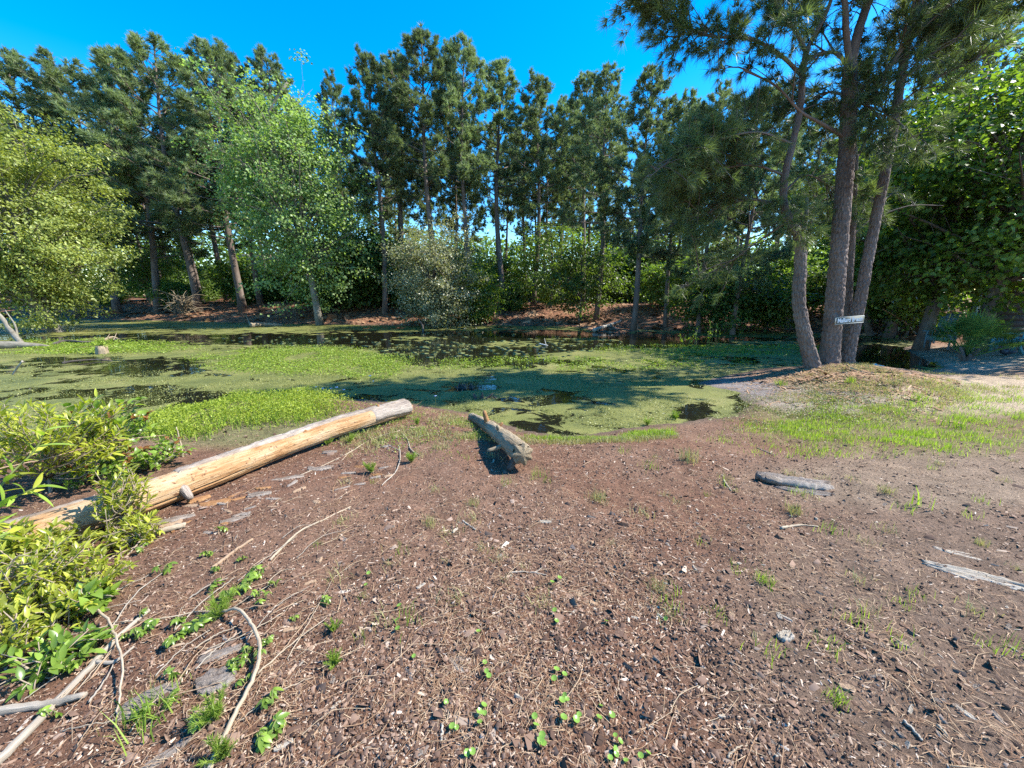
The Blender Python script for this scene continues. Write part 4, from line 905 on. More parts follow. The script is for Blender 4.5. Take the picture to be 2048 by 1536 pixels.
for i in range(4):
    b_ = B(); b_.add(*box((0, -.165 + i * .11, .43), (.44, .1, .02))); b_.make('top_slat', M['teal'], r)
for sx in (-1, 1):
    for sy in (-1, 1):
        b_ = B(); b_.add(*box((sx * .18, sy * .05, .21), (.03, .05, .47), rotx(sy * .45))); b_.make('leg', M['teal'], r)
# open shelter
sb = np.array([17.6, 12.4, gz(17.6, 12.4)]); r = thing('garden_shelter', 'open sided dark shelter with a pale roof edge behind the palmetto', 'shelter', tuple(sb))
for sx in (-1.6, 1.6):
    for sy in (-1.2, 1.2):
        b_ = B(); b_.add(*box((sx, sy, .95), (.14, .14, 1.9))); b_.make('post', M['slate'], r)
for sy in (-1.2, 1.2):
    b_ = B(); b_.add(*box((0, sy, 1.98), (3.5, .10, .16))); b_.make('beam', M['slate'], r)
for i in range(9):
    b_ = B(); b_.add(*box((-1.85 + i * .46, 0, 2.13 + .06 * (i % 2) * 0), (.445, 3.0, .05), rotx(math.radians(5)))); b_.make('roof_panel', M['tin'], r)
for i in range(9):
    b_ = B(); b_.add(*box((0, 1.29, .15 + i * .2), (3.2, .03, .199))); b_.make('wall_plank', M['shade'], r)  # back wall coloured as the dark gap behind the posts

# bird-like dark shape on the sand
def bird(name, label, cat, base, rz, L, mat, neck=0.3, leg=0.04):
    r = thing(name, label, cat, tuple(base)); r.rotation_euler = (0, 0, rz); bt = B()
    V, T_, st = tube(smooth_path([(-.52 * L, 0, leg + .26 * L), (-.3 * L, 0, leg + .24 * L), (0, 0, leg + .2 * L), (.3 * L, 0, leg + .24 * L), (.42 * L, 0, leg + .34 * L), (.5 * L, 0, leg + (.34 + neck * .6) * L), (.58 * L, 0, leg + (.34 + neck) * L), (.68 * L, 0, leg + (.33 + neck) * L)], 20),
                     np.interp(np.linspace(0, 1, 20), [0, .15, .35, .5, .6, .72, .85, .95, 1], np.array([.02, .09, .18, .17, .10, .055, .075, .065, .01]) * L), 12); bt.add(V, T_, st)
    bt.make('body', mat, r, smooth=True)
    b_ = B(); V, T_, st = tube([(.67 * L, 0, leg + (.33 + neck) * L), (.86 * L, 0, leg + (.30 + neck) * L)], [.028 * L, .006 * L], 6); b_.add(V, T_, st); b_.make('beak', M['beak'], r)
    for s in (-1, 1):
        b_ = B(); V, T_, st = tube([(.02 * L, s * .07 * L, leg + .08 * L), (.04 * L, s * .07 * L, -0.02)], .02 * L, 5); b_.add(V, T_, st); b_.make('leg', M['beak'], r)
        b_ = B(); V, T_, st = tube(smooth_path([(.22 * L, s * .16 * L, leg + .26 * L), (-.1 * L, s * .19 * L, leg + .26 * L), (-.48 * L, s * .07 * L, leg + .28 * L)], 7), np.array([.03, .07, .08, .08, .06, .04, .01]) * L, 7); b_.add(V, T_, st); b_.make('wing', mat, r, smooth=True)
bird('dark_bird', 'dark bird resting on the shaded sand below the teal chairs', 'bird', gp(2015, 712), math.radians(175), 0.42, M['dark_bird'], 0.12, 0.03)

# ================================================================== LOGS
def sub_tube_part(V, keep): pass
# long peeled log
def gpt(px, py, lift): p = gp(px, py); p[2] += lift; return p
RL = 0.112
e1 = gpt(812, 836, 0.10); e2 = gpt(560, 912, RL); e3 = gpt(330, 1010, RL); e4 = gpt(150, 1072, RL); e5 = e4 + (e4 - e3) * 0.75
e1 = e1 + [0.02, 0.05, 0.035]
PA = [e1, e1 * .5 + e2 * .5 + [0, 0, .01], e2 * .6 + (e1 + e3) * .2, e3, e4, e5]
base = e3 - [0, 0, RL]; lr = thing('pine_log', 'long peeled pine log lying along the bank at the left', 'log', tuple(base))
PP = smooth_path(PA, 260); RRl = np.linspace(0.098, 0.117, 260)
def log_disp(S, TH, RR):
    g = 0.014 * (fbm(S * 1.2, np.cos(TH) * 1.3 + 5, 5) + fbm(S * 1.2, np.sin(TH) * 1.3 + 9, 7) - 1) * 2 + 0.004 * (fbm(S * 4, TH * 9, 6) - .5)
    crack = np.zeros(S.shape)
    for (s0, s1, t0, w) in [(1.4, 3.4, 1.35, .06), (2.2, 4.6, 0.55, .05), (0.3, 1.6, 1.9, .05), (3.2, 5.0, 2.1, .06), (0.9, 2.6, -0.35, .04), (0.4, 2.0, 2.5, .05), (1.9, 3.6, 2.8, .05), (2.8, 4.4, 1.1, .05), (0.2, 1.1, 1.2, .05), (1.2, 2.2, 0.9, .04), (3.0, 4.8, 2.6, .05), (0.6, 1.7, 0.2, .05), (2.0, 3.0, 1.7, .04)]:
        c_ = t0 + 0.22 * (fbm(S * 2.2, S * 0 + s0, 8) - .5); d_ = np.abs(np.angle(np.exp(1j * (TH - c_)))); crack += sst(s0, s0 + .3, S) * (1 - sst(s1 - .3, s1, S)) * np.exp(-(d_ / w) ** 2)
    return g - 0.026 * np.minimum(crack, 1.2)
V, T_, st = tube(PP - base, RRl, 140, True, log_disp); fr = np.exp(-st[:, 0] / .05); V[:-2] -= (norm(PP[6] - PP[0]) * (fr * .09 * (fbm(np.arctan2(st[:, 2], st[:, 1]) * 2.2, st[:, 0] * 0 + 2, 6) - .35))[:, None])[:-2]
make('trunk', V, T_, M['log'], lr, st=st, tint=np.full(len(V), .5), smooth=True)
# which angle faces up/back: bark strip left on the far upper side
def shell(PPs, Rs, th0, th1, lift, name, mat, parent, base, wob=0.25, seed=4, nseg=26, edge=0.012):
    k = len(PPs); tg = norm(np.gradient(PPs, axis=0)); U = norm(np.cross(tg, np.array([0, 0, 1.0]))); Wv = np.cross(U, tg); s = np.concatenate([[0], np.cumsum(np.linalg.norm(np.diff(PPs, axis=0), axis=1))])
    rows, sts = [], []
    for i in range(k):
        a0 = th0 + wob * (fbm(s[i] * 3.1, 2.2, seed) - .5) * 2 + .4 * wob * (fbm(s[i] * 14, 5.2, seed) - .5) * 2; a1 = th1 + wob * (fbm(s[i] * 2.7, 9.2, seed + 3) - .5) * 2
        th = np.linspace(a0, a1, nseg); rr = Rs[i] + lift * np.minimum(1, np.minimum(np.arange(nseg), np.arange(nseg)[::-1]) / 1.0) * (0.65 + .7 * vnoise(th * 9, th * 0 + s[i] * 16, seed)) - 0.004
        rr[0] = Rs[i] - .012; rr[-1] = Rs[i] - .012
        rows.append(PPs[i] + rr[:, None] * (np.cos(th)[:, None] * U[i] + np.sin(th)[:, None] * Wv[i])); sts.append(np.stack([np.full(nseg, s[i]), np.cos(th) * .15, np.sin(th) * .15], 1))
    rows[0] = PPs[0] + (rows[0] - PPs[0]) * .92; rows[-1] = PPs[-1] + (rows[-1] - PPs[-1]) * .92
    V = np.vstack(rows) - base; n = nseg; i, j = np.meshgrid(np.arange(k - 1), np.arange(n - 1), indexing='ij'); a, b_, c, d = i * n + j, i * n + j + 1, (i + 1) * n + j + 1, (i + 1) * n + j
    T_ = np.concatenate([np.stack([a, b_, c], -1).reshape(-1, 3), np.stack([a, c, d], -1).reshape(-1, 3)])
    return make(name, V, T_, mat, parent, st=np.vstack(sts), tint=np.full(len(V), .5), smooth=True)
# U x tangent orientation: PP runs from far end toward the viewer's left; find the side that faces away from the camera
tg0 = norm(PP[100] - PP[99]); u0 = norm(np.cross(tg0, [0, 0, 1.0])); away = 1 if np.dot(u0, np.array([PP[100][0], PP[100][1], 0])) > 0 else -1
far_th = 0.0 if away > 0 else math.pi
sgn = 1 if away > 0 else -1
def band(lo, hi): return (far_th + sgn * lo, far_th + sgn * hi)
a_, b_ = band(0.15, 1.85); shell(PP[2:150], RRl[2:150], min(a_, b_), max(a_, b_), 0.026, 'bark', M['log_bark'], lr, base, 0.28, 4)
shell(PP[0:36], RRl[0:36], 0.05, math.pi - 0.05 + .5, 0.012, 'bark', M['log_bark'], lr, base, 0.25, 14)
a_, b_ = band(0.1, 1.5); shell(PP[155:250], RRl[155:250], min(a_, b_), max(a_, b_), 0.014, 'bark', M['log_bark'], lr, base, 0.22, 24)
def knot(i, ang, r, l, name='knot', dirv=None):
    tg = norm(PP[i + 1] - PP[i]); U = norm(np.cross(tg, [0, 0, 1.0])); Wv = np.cross(U, tg); th = far_th + sgn * ang; d_ = math.cos(th) * U + math.sin(th) * Wv; p = PP[i] + d_ * (RRl[i] - .03)
    dd = norm(d_ + (0 if dirv is None else np.array(dirv)))
    b_ = B(); V, T_, st = tube(smooth_path([p - base, p - base + dd * (.03 + l * .5), p - base + dd * (.03 + l)], 6), np.array([1.35, 1.2, 1.05, .95, .85, .6]) * r, 12, True, lambda S, TH, RR: RR * .25 * (fbm(S * 30, TH * 2, 3) - .5)); b_.add(V, T_, st); b_.make(name, M['log_bark'] if name == 'branch_stub' else M['knot'], lr, smooth=True)
def near_i(px): 
    xs, _ = project(PP); return int(np.argmin(np.abs(xs - px)))
knot(near_i(328), 1.95, .024, .008); knot(near_i(605), 1.85, .024, .016, dirv=tg0 * -.9); knot(near_i(757), 1.6, .018, .04)
knot(near_i(352), 2.95, .030, .10, 'branch_stub', dirv=(0, 0, -.9))
# short log
s1 = gpt(944, 840, 0.07); s2 = gpt(1000, 890, .12); s3 = gpt(1046, 944, .17)
SPp = smooth_path([s1, s1 * .5 + s2 * .5 + [0.01, 0, .01], s2, s3], 110); sr_ = np.interp(np.linspace(0, 1, 110), [0, .3, .6, .85, 1], [.062, .070, .076, .086, .092])
base = s2 - [0, 0, .12]; r = thing('short_log', 'short weathered log with broken branch stubs pointing at the pond', 'log', tuple(base))
V, T_, st = tube(SPp - base, sr_, 48, True, lambda S, TH, RR: .012 * (fbm(S * 3, TH * 2.5, 15) - .5) * 2 + .006 * (fbm(S * 9, TH * 8, 16) - .5) * 2 + .03 * np.maximum(0, S - 1.55) * np.sin(TH * 7 + 2)); make('trunk', V, T_, M['stub'], r, st=st, tint=np.full(len(V), .5), smooth=True)
def stub(i, d_, l, r0, mt, name='branch_stub'):
    p = SPp[i]; d_ = norm(np.array(d_)); b_ = B(); V, T_, st = tube(smooth_path([p - base, p - base + d_ * (sr_[i] + l * .5), p - base + d_ * (sr_[i] + l) + [0, 0, .01]], 6), np.array([1.3, 1.2, 1.1, 1.0, .9, .55]) * r0, 10, True, lambda S, TH, RR: RR * .3 * (fbm(S * 30, TH * 2, 3) - .5)); b_.add(V, T_, st); b_.make(name, M[mt], r, smooth=True)
stub(46, (-.25, -.15, 1), .13, .028, 'knot'); stub(74, (-.2, -.3, .8), .05, .022, 'stub'); stub(60, (.75, .3, .55), .05, .018, 'knot'); stub(90, (-1, -.35, -.25), .16, .02, 'stub'); stub(103, (-.55, -.5, -.9), .12, .03, 'dark_wood')
shell(SPp[78:108], sr_[78:108], -0.3, 3.3, .016, 'bark', M['stub'], r, base, .4, 44)

# ================================================================== STICKS, BARK AND WOOD ON THE GROUND
def stick(name, label, pts, r0, mat, cat='stick', lift=None, taper=.55, group=None, wob=.0016, n=None, twigs=()):
    P0 = np.array([gp(x, y) for x, y in pts]); r0 = np.asarray(r0); r0 = r0 * .72; P0[:, 2] += r0 * .8 if lift is None else np.array(lift)
    b0 = P0[0].copy(); m_ = n or max(8, 6 * len(pts)); pp = smooth_path(P0, m_); pp += R.normal(0, wob, pp.shape)
    root = thing(name, label, cat, tuple(b0), group)
    bt = B(); V, T_, st = tube(pp - b0, r0 * np.linspace(1, taper, m_), 9, True, lambda S, TH, RR: RR * .3 * (fbm(S * 12, TH * 1.5, 3) - .5)); bt.add(V, T_, st); bt.make('stem', M[mat], root, smooth=True)
    for tw in twigs:
        Q = np.array([gp(x, y) for x, y in tw]); Q[:, 2] += r0; Q[0] = pp[np.argmin(np.linalg.norm(pp - Q[0], axis=1))]
        b_ = B(); V, T_, st = tube(smooth_path(Q, 10) - b0, r0 * np.linspace(.6, .25, 10), 6); b_.add(V, T_, st); b_.make('twig', M[mat], root, smooth=True)
    return root
stick('fallen_branch', 'thick grey branch running out of the bottom left corner', [(-60, 1600), (0, 1528), (100, 1425), (190, 1330), (232, 1285), (300, 1225)], .024, 'stick_grey', 'branch', twigs=[[(190, 1330), (230, 1330), (270, 1300)]])
stick('fallen_branch', 'long pale branch that curls like a hook through the creepers', [(420, 1545), (470, 1440), (508, 1370), (524, 1318), (508, 1272), (478, 1240), (440, 1235)], .0125, 'stick', 'branch', lift=[.012, .02, .03, .05, .06, .06, .03], taper=.7, twigs=[[(478, 1240), (440, 1228), (400, 1226), (330, 1240), (214, 1250)]])
stick('fallen_branch', 'thin pale branch dropping from the hooked branch towards the lower edge', [(150, 1208), (214, 1250), (240, 1305), (249, 1345), (242, 1400), (234, 1440)], .008, 'stick', 'branch', lift=[.03, .05, .05, .04, .02, .01])
stick('stick', 'straight pale stick slanting up right above the creepers', [(540, 1122), (598, 1066), (650, 1040), (702, 1014)], .011, 'stick', taper=.5)
stick('stick', 'brown stick beside the creepers, below the straight pale one', [(425, 1138), (465, 1108), (506, 1080)], .014, 'stick_brown', taper=.8)
stick('wood_piece', 'short pale round of wood poking out from the yellow shrub', [(300, 1074), (335, 1064), (372, 1054)], .030, 'stick', taper=.85)
stick('wood_piece', 'grey split limb lying across the thick branch at the left edge', [(-30, 1432), (90, 1416), (172, 1396)], .026, 'stick_grey', taper=.6)
stick('dead_stub', 'bleached upright stick standing behind the long log', [(366, 914), (366, 912), (365, 911)], .016, 'stick', lift=[0, .14, .30], taper=.35, wob=.002)
stick('root', 'pale crooked root snaking down from the bank between the logs', [(790, 868), (800, 905), (794, 940), (764, 972)], .009, 'stick_grey', 'root', twigs=[[(794, 900), (775, 890), (760, 872)]])
stick('root', 'long thin root running left from the bank beside the log', [(800, 862), (745, 878), (700, 905), (640, 935), (590, 955)], .008, 'stick', 'root', twigs=[[(700, 905), (680, 925), (660, 930)]])
stick('root', 'short curled pale stick right of the crooked root', [(804, 868), (815, 880), (822, 900), (840, 912)], .012, 'stick', 'root')
stick('root', 'wavy thin root left of the short log', [(835, 876), (860, 868), (880, 872), (905, 885)], .006, 'stick_grey', 'root')
stick('stick', 'stout pale stick lying flat in the right of the mulch', [(1562, 1058), (1598, 1052), (1636, 1055)], .014, 'stick', taper=.5)
stick('stick', 'forked dark twig in the middle of the mulch', [(1018, 1146), (1060, 1146), (1096, 1152)], .008, 'stick_grey', twigs=[[(1070, 1146), (1080, 1140), (1086, 1134)]])
stick('stick', 'small white cut stick upright at the bottom middle', [(884, 1448), (885, 1465), (882, 1484)], .007, 'plank', taper=.9)
stick('stick', 'split grey lath near the bottom right', [(1808, 1444), (1826, 1462), (1844, 1482)], .008, 'plank', taper=.8)
stick('stick', 'pale splinter right of the split lath', [(1874, 1452), (1884, 1462), (1896, 1474)], .008, 'stick', taper=.6)
stick('stick', 'short bone pale stick left of the dark burrow', [(925, 1042), (936, 1050), (950, 1060)], .009, 'plank', taper=.8)
stick('stick', 'pale twig lying on the slope above the bark slab', [(1448, 962), (1454, 972), (1462, 982)], .011, 'stick', taper=.7)
stick('stick', 'thin twig at the edge of the grass right of the short log', [(1625, 852), (1640, 862), (1655, 870)], .008, 'stick_grey')
stick('stick', 'pale twig right of the dry grass tuft', [(1515, 895), (1535, 903), (1552, 912)], .008, 'stick_grey')
stick('stick', 'crooked dry twig at the lower middle', [(1045, 1378), (1080, 1388), (1112, 1398), (1150, 1404)], .006, 'stick_brown', twigs=[[(1080, 1388), (1070, 1400), (1062, 1412)]])
stick('stick', 'bent pale twig near the bottom right corner of the mulch', [(1455, 1518), (1470, 1500), (1495, 1492)], .006, 'stick')
stick('stick', 'thin stem leaning over the long log from the shrubs', [(20, 1060), (130, 1012), (240, 962), (345, 930)], .006, 'stick_brown', lift=[.45, .4, .36, .30])
for i in range(52):
    x, y = R.uniform(0, 600), R.uniform(1060, 1500); l = R.uniform(60, 190); an = math.radians(R.normal(-38, 16)); 
    stick('twig', 'thin dry twig lying among the creepers at the lower left', [(x, y), (x + l * .5 * math.cos(an), y + l * .5 * math.sin(an) + R.normal(0, 6)), (x + l * math.cos(an), y + l * math.sin(an))], R.uniform(.0025, .0055), ('stick', 'stick_brown', 'stick_grey')[i % 3], 'twig', lift=[.01, .025, .015], group='dry twigs among the creepers')
# grey weathered plank and bark slabs
def slab(name, label, cat, px, py, L, Wd, th, rz, mat, tilt=(0, 0), curl=.25, seed=1, group=None, lift=0.0):
    rg = np.random.default_rng(seed); nx, ny = 34, 14; u, v = np.meshgrid(np.linspace(-1, 1, nx), np.linspace(-1, 1, ny), indexing='ij')
    wv = 1 - .45 * np.abs(u) ** 3 + .55 * (fbm(u * 3.2 + seed, np.sign(v) * 3 + 7, seed) - .5) + .25 * (fbm(u * 14, np.sign(v) * 3 + 9, seed + 8) - .5)
    x = u * L / 2 + .16 * L * (fbm(v * 3 + seed, np.sign(u) * 2 + 5, seed + 1) - .5) * np.abs(u); y = v * Wd / 2 * wv
    rdg = fbm(v * 7 + seed, u * 1.6, seed + 2) - .5; ck = np.exp(-((v - .25 - .3 * (fbm(u * 2, u * 0, seed + 4) - .5)) / .07) ** 2) + np.exp(-((v + .45 - .4 * (fbm(u * 2.5, u * 0 + 4, seed + 5) - .5)) / .06) ** 2)
    zt = th * .6 + curl * Wd * (1 - v ** 2) * .5 + 1.3 * th * rdg - .55 * th * ck + .3 * th * (vnoise(u * 20, v * 9, seed + 6) - .5); zb = curl * Wd * (1 - v ** 2) * .4 - .015
    V = np.vstack([np.stack([x, y, zt], -1).reshape(-1, 3), np.stack([x, y, zb], -1).reshape(-1, 3)]); st = V.copy()
    Rm = rotz(rz) @ roty(tilt[0]) @ rotx(tilt[1]); V = V @ Rm.T
    i, j = np.meshgrid(np.arange(nx - 1), np.arange(ny - 1), indexing='ij'); a, b_, c, d = i * ny + j, (i + 1) * ny + j, (i + 1) * ny + j + 1, i * ny + j + 1; n0 = nx * ny
    T_ = [np.stack([a, b_, c], -1).reshape(-1, 3), np.stack([a, c, d], -1).reshape(-1, 3), n0 + np.stack([a, c, b_], -1).reshape(-1, 3), n0 + np.stack([a, d, c], -1).reshape(-1, 3)]
    ed = [k * ny for k in range(nx)] + [(nx - 1) * ny + k for k in range(1, ny)] + [k * ny + ny - 1 for k in range(nx - 2, -1, -1)] + [k for k in range(ny - 2, 0, -1)]
    e0 = np.array(ed); e1_ = np.roll(e0, -1); T_ += [np.stack([e0, n0 + e0, n0 + e1_], 1), np.stack([e0, n0 + e1_, e1_], 1)]
    p = gp(px, py); o = make(name, V, np.vstack(T_), mat, st=st * [1, 1, 1], tint=np.full(len(V), .5)); o.location = tuple(p + [0, 0, lift]); tag(o, label, cat, group); return o
slab('bark_slab', 'big cracked grey slab of bark in the right of the mulch', 'bark', 1585, 968, .55, .16, .05, math.radians(-14), M['slab'], (.07, -.25), .40, 3)
slab('bark_slab', 'narrow grey strip split off the big bark slab', 'bark', 1610, 985, .42, .06, .025, math.radians(-18), M['slab'], (0, .1), .2, 9)
slab('plank', 'pale weathered board half sunk in the earth at the right edge', 'board', 1962, 1155, .46, .085, .022, math.radians(-30), M['plank'], (0, .12), .05, 5, lift=-.008)
slab('plank', 'smaller half buried grey board just above the weathered board', 'board', 1925, 1108, .26, .05, .012, math.radians(-28), M['plank'], (.02, 0), .05, 6, lift=-.008)
slab('bark_slab', 'flat tan bark flake left of the bottom pennywort', 'bark', 918, 1322, .085, .04, .010, .1, M['log_bark'], (0, .1), .1, 7)
slab('wood_piece', 'crumbly pale block of rotten wood right of the middle', 'wood', 1571, 1274, .08, .05, .022, .3, M['plank'], (0, 0), .1, 8)
slab('wood_piece', 'short flat white offcut above the middle of the mulch', 'wood', 1090, 1045, .09, .022, .014, .05, M['plank'], (0, 0), .02, 11)
slab('bark_slab', 'grey furrowed bark slab by the hooked branch', 'bark', 432, 1362, .13, .10, .02, .5, M['slab'], (0, .1), .2, 12)
slab('bark_slab', 'broad grey bark slab above the bottom left corner', 'bark', 300, 1400, .18, .08, .014, .7, M['slab'], (0, .1), .2, 13)
slab('bark_slab', 'grey bark slab above the furrowed one', 'bark', 440, 1310, .15, .05, .012, .5, M['slab'], (0, .1), .2, 15)
slab('bark_slab', 'long grey sliver at the bottom edge beside the hooked branch', 'bark', 345, 1505, .18, .04, .012, .9, M['slab'], (0, .1), .2, 16)
LBL = [(430, 1008, .20, .07, .4, 'orange bark curl leaning by the log stub'), (398, 1000, .14, .06, .8, 'orange flake touching the log stub'), (575, 958, .26, .05, .45, 'long curled bark strip in front of the log'),
       (640, 938, .2, .06, .3, 'tan bark strip near the upper end of the log'), (520, 990, .16, .06, .35, 'tan bark flake below the curled strip'), (470, 1040, .18, .04, .5, 'grey splintered bark left of the pale stick'),
       (660, 905, .14, .05, .2, 'small bark flake tucked under the log upper end'), (350, 1040, .22, .05, .5, 'brown bark strip right of the yellow shrub')]
for i, (x, y, l, w_, rz_, lab_) in enumerate(LBL): slab('bark_strip', lab_, 'bark', x, y, l, w_, .012, rz_, M['knot'] if i < 2 else M['log_bark'], (0, .2), .5, 30 + i)
sp_ = gp(1757, 730); slab('white_stone', 'pale flat stone on the pine mound right of the trunks', 'stone', 1760, 730, .30, .16, .05, -.5, M['stone'], (.25, .2), .1, 51, lift=.02)
slab('bark_slab', 'dark chunk of bark propping the pale stone', 'bark', 1750, 728, .14, .10, .06, .5, M['dark_wood'], (0, .2), .2, 52)
chipm = [slab('wood_chip', 'grey brown chip of bark on the mulch', 'wood chip', 1200, 1200, .05, .022, .006, 0, M['stick_grey'], (0, .1), .15, 60 + i, 'loose bark chips on the mulch') for i in range(3)]
for i, mm in enumerate((M['plank'], M['log_bark'], M['stick_brown'])): chipm[i].data.materials.clear(); chipm[i].data.materials.append(mm)
for i in range(150):
    x, y = R.uniform(560, 2040), 900 + 630 * R.uniform(0, 1) ** 0.8
    p = gp(x, y)
    if pond_d(p[:1], p[1:2])[0] < .2: continue
    c = chipm[i % 3] if i < 3 else chipm[i % 3].copy()
    if i >= 3: COL.objects.link(c)
    c.location = tuple(p); c.rotation_euler = (R.normal(0, .2), R.normal(0, .2), R.uniform(0, 6.28)); s = R.uniform(.45, 1.2); c.scale = (s, s * R.uniform(.5, 1.2), s)

# ================================================================== POND THINGS
p = on_z(205, 708, WZ); r = thing('tree_stump', 'little grey stump with green shoots in the left of the pond', 'stump', tuple(p))
b_ = B(); V, T_, st = tube([(0, 0, -.3), (0, 0, 0), (.01, 0, .15), (.02, 0, .27)], [.16, .15, .14, .13], 18, True, lambda S, TH, RR: .02 * np.sin(TH * 6) * (.5 + S)); b_.add(V, T_, st); b_.make('trunk', M['stub'], r)
qq = R.normal(0, 1, (110, 3)) * [.12, .1, .09] + [.0, 0, .36]; nm = norm(R.normal(0, .5, qq.shape) + [0, 0, 1]); V, T_, tn = leaves(qq, R.normal(0, 1, qq.shape), nm, .10, .4); make('shoots', V, T_, M['pond_plant'], r, tint=tn)
def wpts(pts, lift): return [on_z(x, y, WZ) + [0, 0, l] for (x, y), l in zip(pts, lift)]
def limb(name, label, cat, pts, rad, mat, twigs=()):
    pts = np.array(pts); b0 = pts[0].copy(); r = thing(name, label, cat, tuple(b0)); pp = smooth_path(pts, 24); b_ = B(); V, T_, st = tube(pp - b0, np.linspace(rad[0], rad[1], 24), 12, True, lambda S, TH, RR: RR * .35 * (fbm(S * 3, TH * 1.5, 3) - .5)); b_.add(V, T_, st); b_.make('stem', mat, r, smooth=True)
    for t_ in twigs:
        b_ = B(); V, T_, st = tube(smooth_path(np.array(t_), 9) - b0, np.linspace(rad[1] * .8, rad[1] * .2, 9), 6); b_.add(V, T_, st); b_.make('twig', mat, r, smooth=True)
    return r
limb('fallen_limb', 'mottled grey limb lying in the water at the left edge', 'limb', wpts([(-60, 700), (20, 697), (70, 695), (98, 694)], [.12, .13, .08, .02]), (.17, .05), M['bark_pale'])
limb('leaning_limb', 'lichen grey limb slanting up out of the pond at the left edge', 'limb', [on_z(45, 690, WZ), at(20, 660, 16.2), at(0, 632, 16.4), at(-40, 600, 16.6)], (.10, .06), M['bark_pale'], [[at(35, 676, 16.1), at(30, 650, 16.3), at(10, 620, 16.6)]])
limb('driftwood', 'low brown driftwood right of the lying limb', 'driftwood', wpts([(108, 690), (130, 686), (165, 686), (190, 684)], [.03, .08, .05, .02]), (.06, .03), M['dark_wood'], [wpts([(115, 690), (125, 684)], [.05, .2])])
limb('driftwood', 'tangled grey driftwood above the little stump', 'driftwood', wpts([(205, 683), (225, 680), (238, 680)], [.02, .12, .04]), (.06, .03), M['stub'], [wpts([(212, 682), (222, 676)], [.05, .2]), wpts([(228, 682), (236, 674)], [.05, .22]), wpts([(230, 682), (240, 682)], [.05, .12])])
limb('forked_stick', 'bleached white forked stick lying among the pads in mid pond', 'stick', wpts([(1079, 690), (1088, 692), (1096, 692)], [.05, .05, .02]), (.025, .012), M['white_wood'], [wpts([(1092, 691), (1090, 687), (1089, 684)], [.04, .1, .16])])
limb('wooden_stake', 'pale stake leaning out of the water at the left', 'stake', [on_z(26, 750, WZ) - [0, 0, .2], on_z(26, 750, WZ), at(45, 722, on_z(26, 750, WZ)[1])], (.022, .018), M['plank'])
limb('driftwood', 'thin dark branch in the water below the stump', 'driftwood', wpts([(125, 728), (150, 726), (190, 722), (225, 722)], [.02, .06, .04, .0]), (.035, .012), M['dark_wood'], [wpts([(130, 727), (132, 722)], [.04, .16])])
limb('fallen_log', 'white ended grey log in the shallows at the foot of the gum tree', 'log', wpts([(502, 655), (530, 653), (565, 651)], [.14, .12, .03]), (.14, .08), M['stub'], [wpts([(502, 655), (498, 650), (494, 645)], [.15, .3, .55])])
limb('snag', 'small forked snag standing in front of the pale rounded tree', 'snag', wpts([(846, 664), (846, 662), (838, 660)], [-.1, .25, .6]), (.06, .025), M['dark_wood'], [wpts([(846, 662), (850, 660), (854, 658)], [.25, .35, .42])])
limb('fallen_log', 'bleached log on the spit below the pointed pine', 'log', wpts([(1188, 664), (1215, 660), (1240, 656)], [.10, .25, .38]), (.10, .06), M['plank'], [wpts([(1215, 660), (1222, 660), (1236, 662)], [.2, .2, .12])])
limb('leaning_branch', 'crooked bare branch arching over the inlet right of the sign', 'branch', [at(1840, 680, 17.6), at(1815, 650, 17.4), at(1790, 632, 17), at(1765, 618, 16.8)], (.05, .02), M['stub'], [[at(1808, 645, 17.3), at(1815, 630, 17.2), at(1812, 612, 17)]])
limb('curved_trunk', 'dark bent trunk rising from the water right of the sign', 'trunk', [at(1750, 676, 18.2) - [0, 0, .3], at(1740, 668, 18.4), at(1733, 640, 18.5), at(1736, 590, 18.6), at(1742, 500, 18.8)], (.16, .10), M['bark_far'], [[at(1755, 672, 18.4), at(1770, 666, 18.5), at(1785, 672, 18.5)]])
# weedy dead brush leaning into the pond below the left pines
bb0 = np.array(at(365, 625, 30.5)); bb0[2] = gz(bb0[0], bb0[1]); r = thing('brush_pile', 'grey tangle of dead brush on the far bank below the left pines', 'brush', tuple(bb0)); bt = B()
for k in range(70):
    a = R.uniform(0, 6.28); e = np.array([math.cos(a) * R.uniform(.5, 2.2), R.normal(0, .7), R.uniform(.1, 2.1)]); s0 = np.array([R.normal(0, .4), R.normal(0, .3), R.uniform(0, 1.2)])
    V, T_, st = tube(smooth_path([s0, s0 * .5 + e * .5 + [0, 0, .3], e], 5), np.linspace(.03, .008, 5), 3, False); bt.add(V, T_, st)
bt.make('twigs', M['stub'], r)
def clod(label, px, py, n, w, h):
    p = on_z(px, py, WZ); r = thing('root_clump', label, 'root clump', tuple(p)); bt = B()
    for k in range(n):
        s0 = np.array([R.uniform(-w, w), R.uniform(-w, w) * .5, -.05]); e = s0 + [R.normal(0, .05), R.normal(0, .04), R.uniform(.3, 1) * h]; V, T_, st = tube(smooth_path([s0, (s0 + e) / 2 + R.normal(0, .015, 3), e], 5), np.linspace(.035, .012, 5), 6, True, lambda S, TH, RR: RR * .4 * (fbm(S * 20, TH, 2) - .5)); bt.add(V, T_, st)
    bt.make('roots', M['dark_wood'], r)
clod('dark knobbly roots with pale flecks in the shaded weed', 932, 776, 16, .16, .16); clod('dark peaked clod in the weed above the short log', 962, 798, 9, .09, .20); clod('low mossy clod right of the peaked one', 1000, 795, 8, .13, .10)
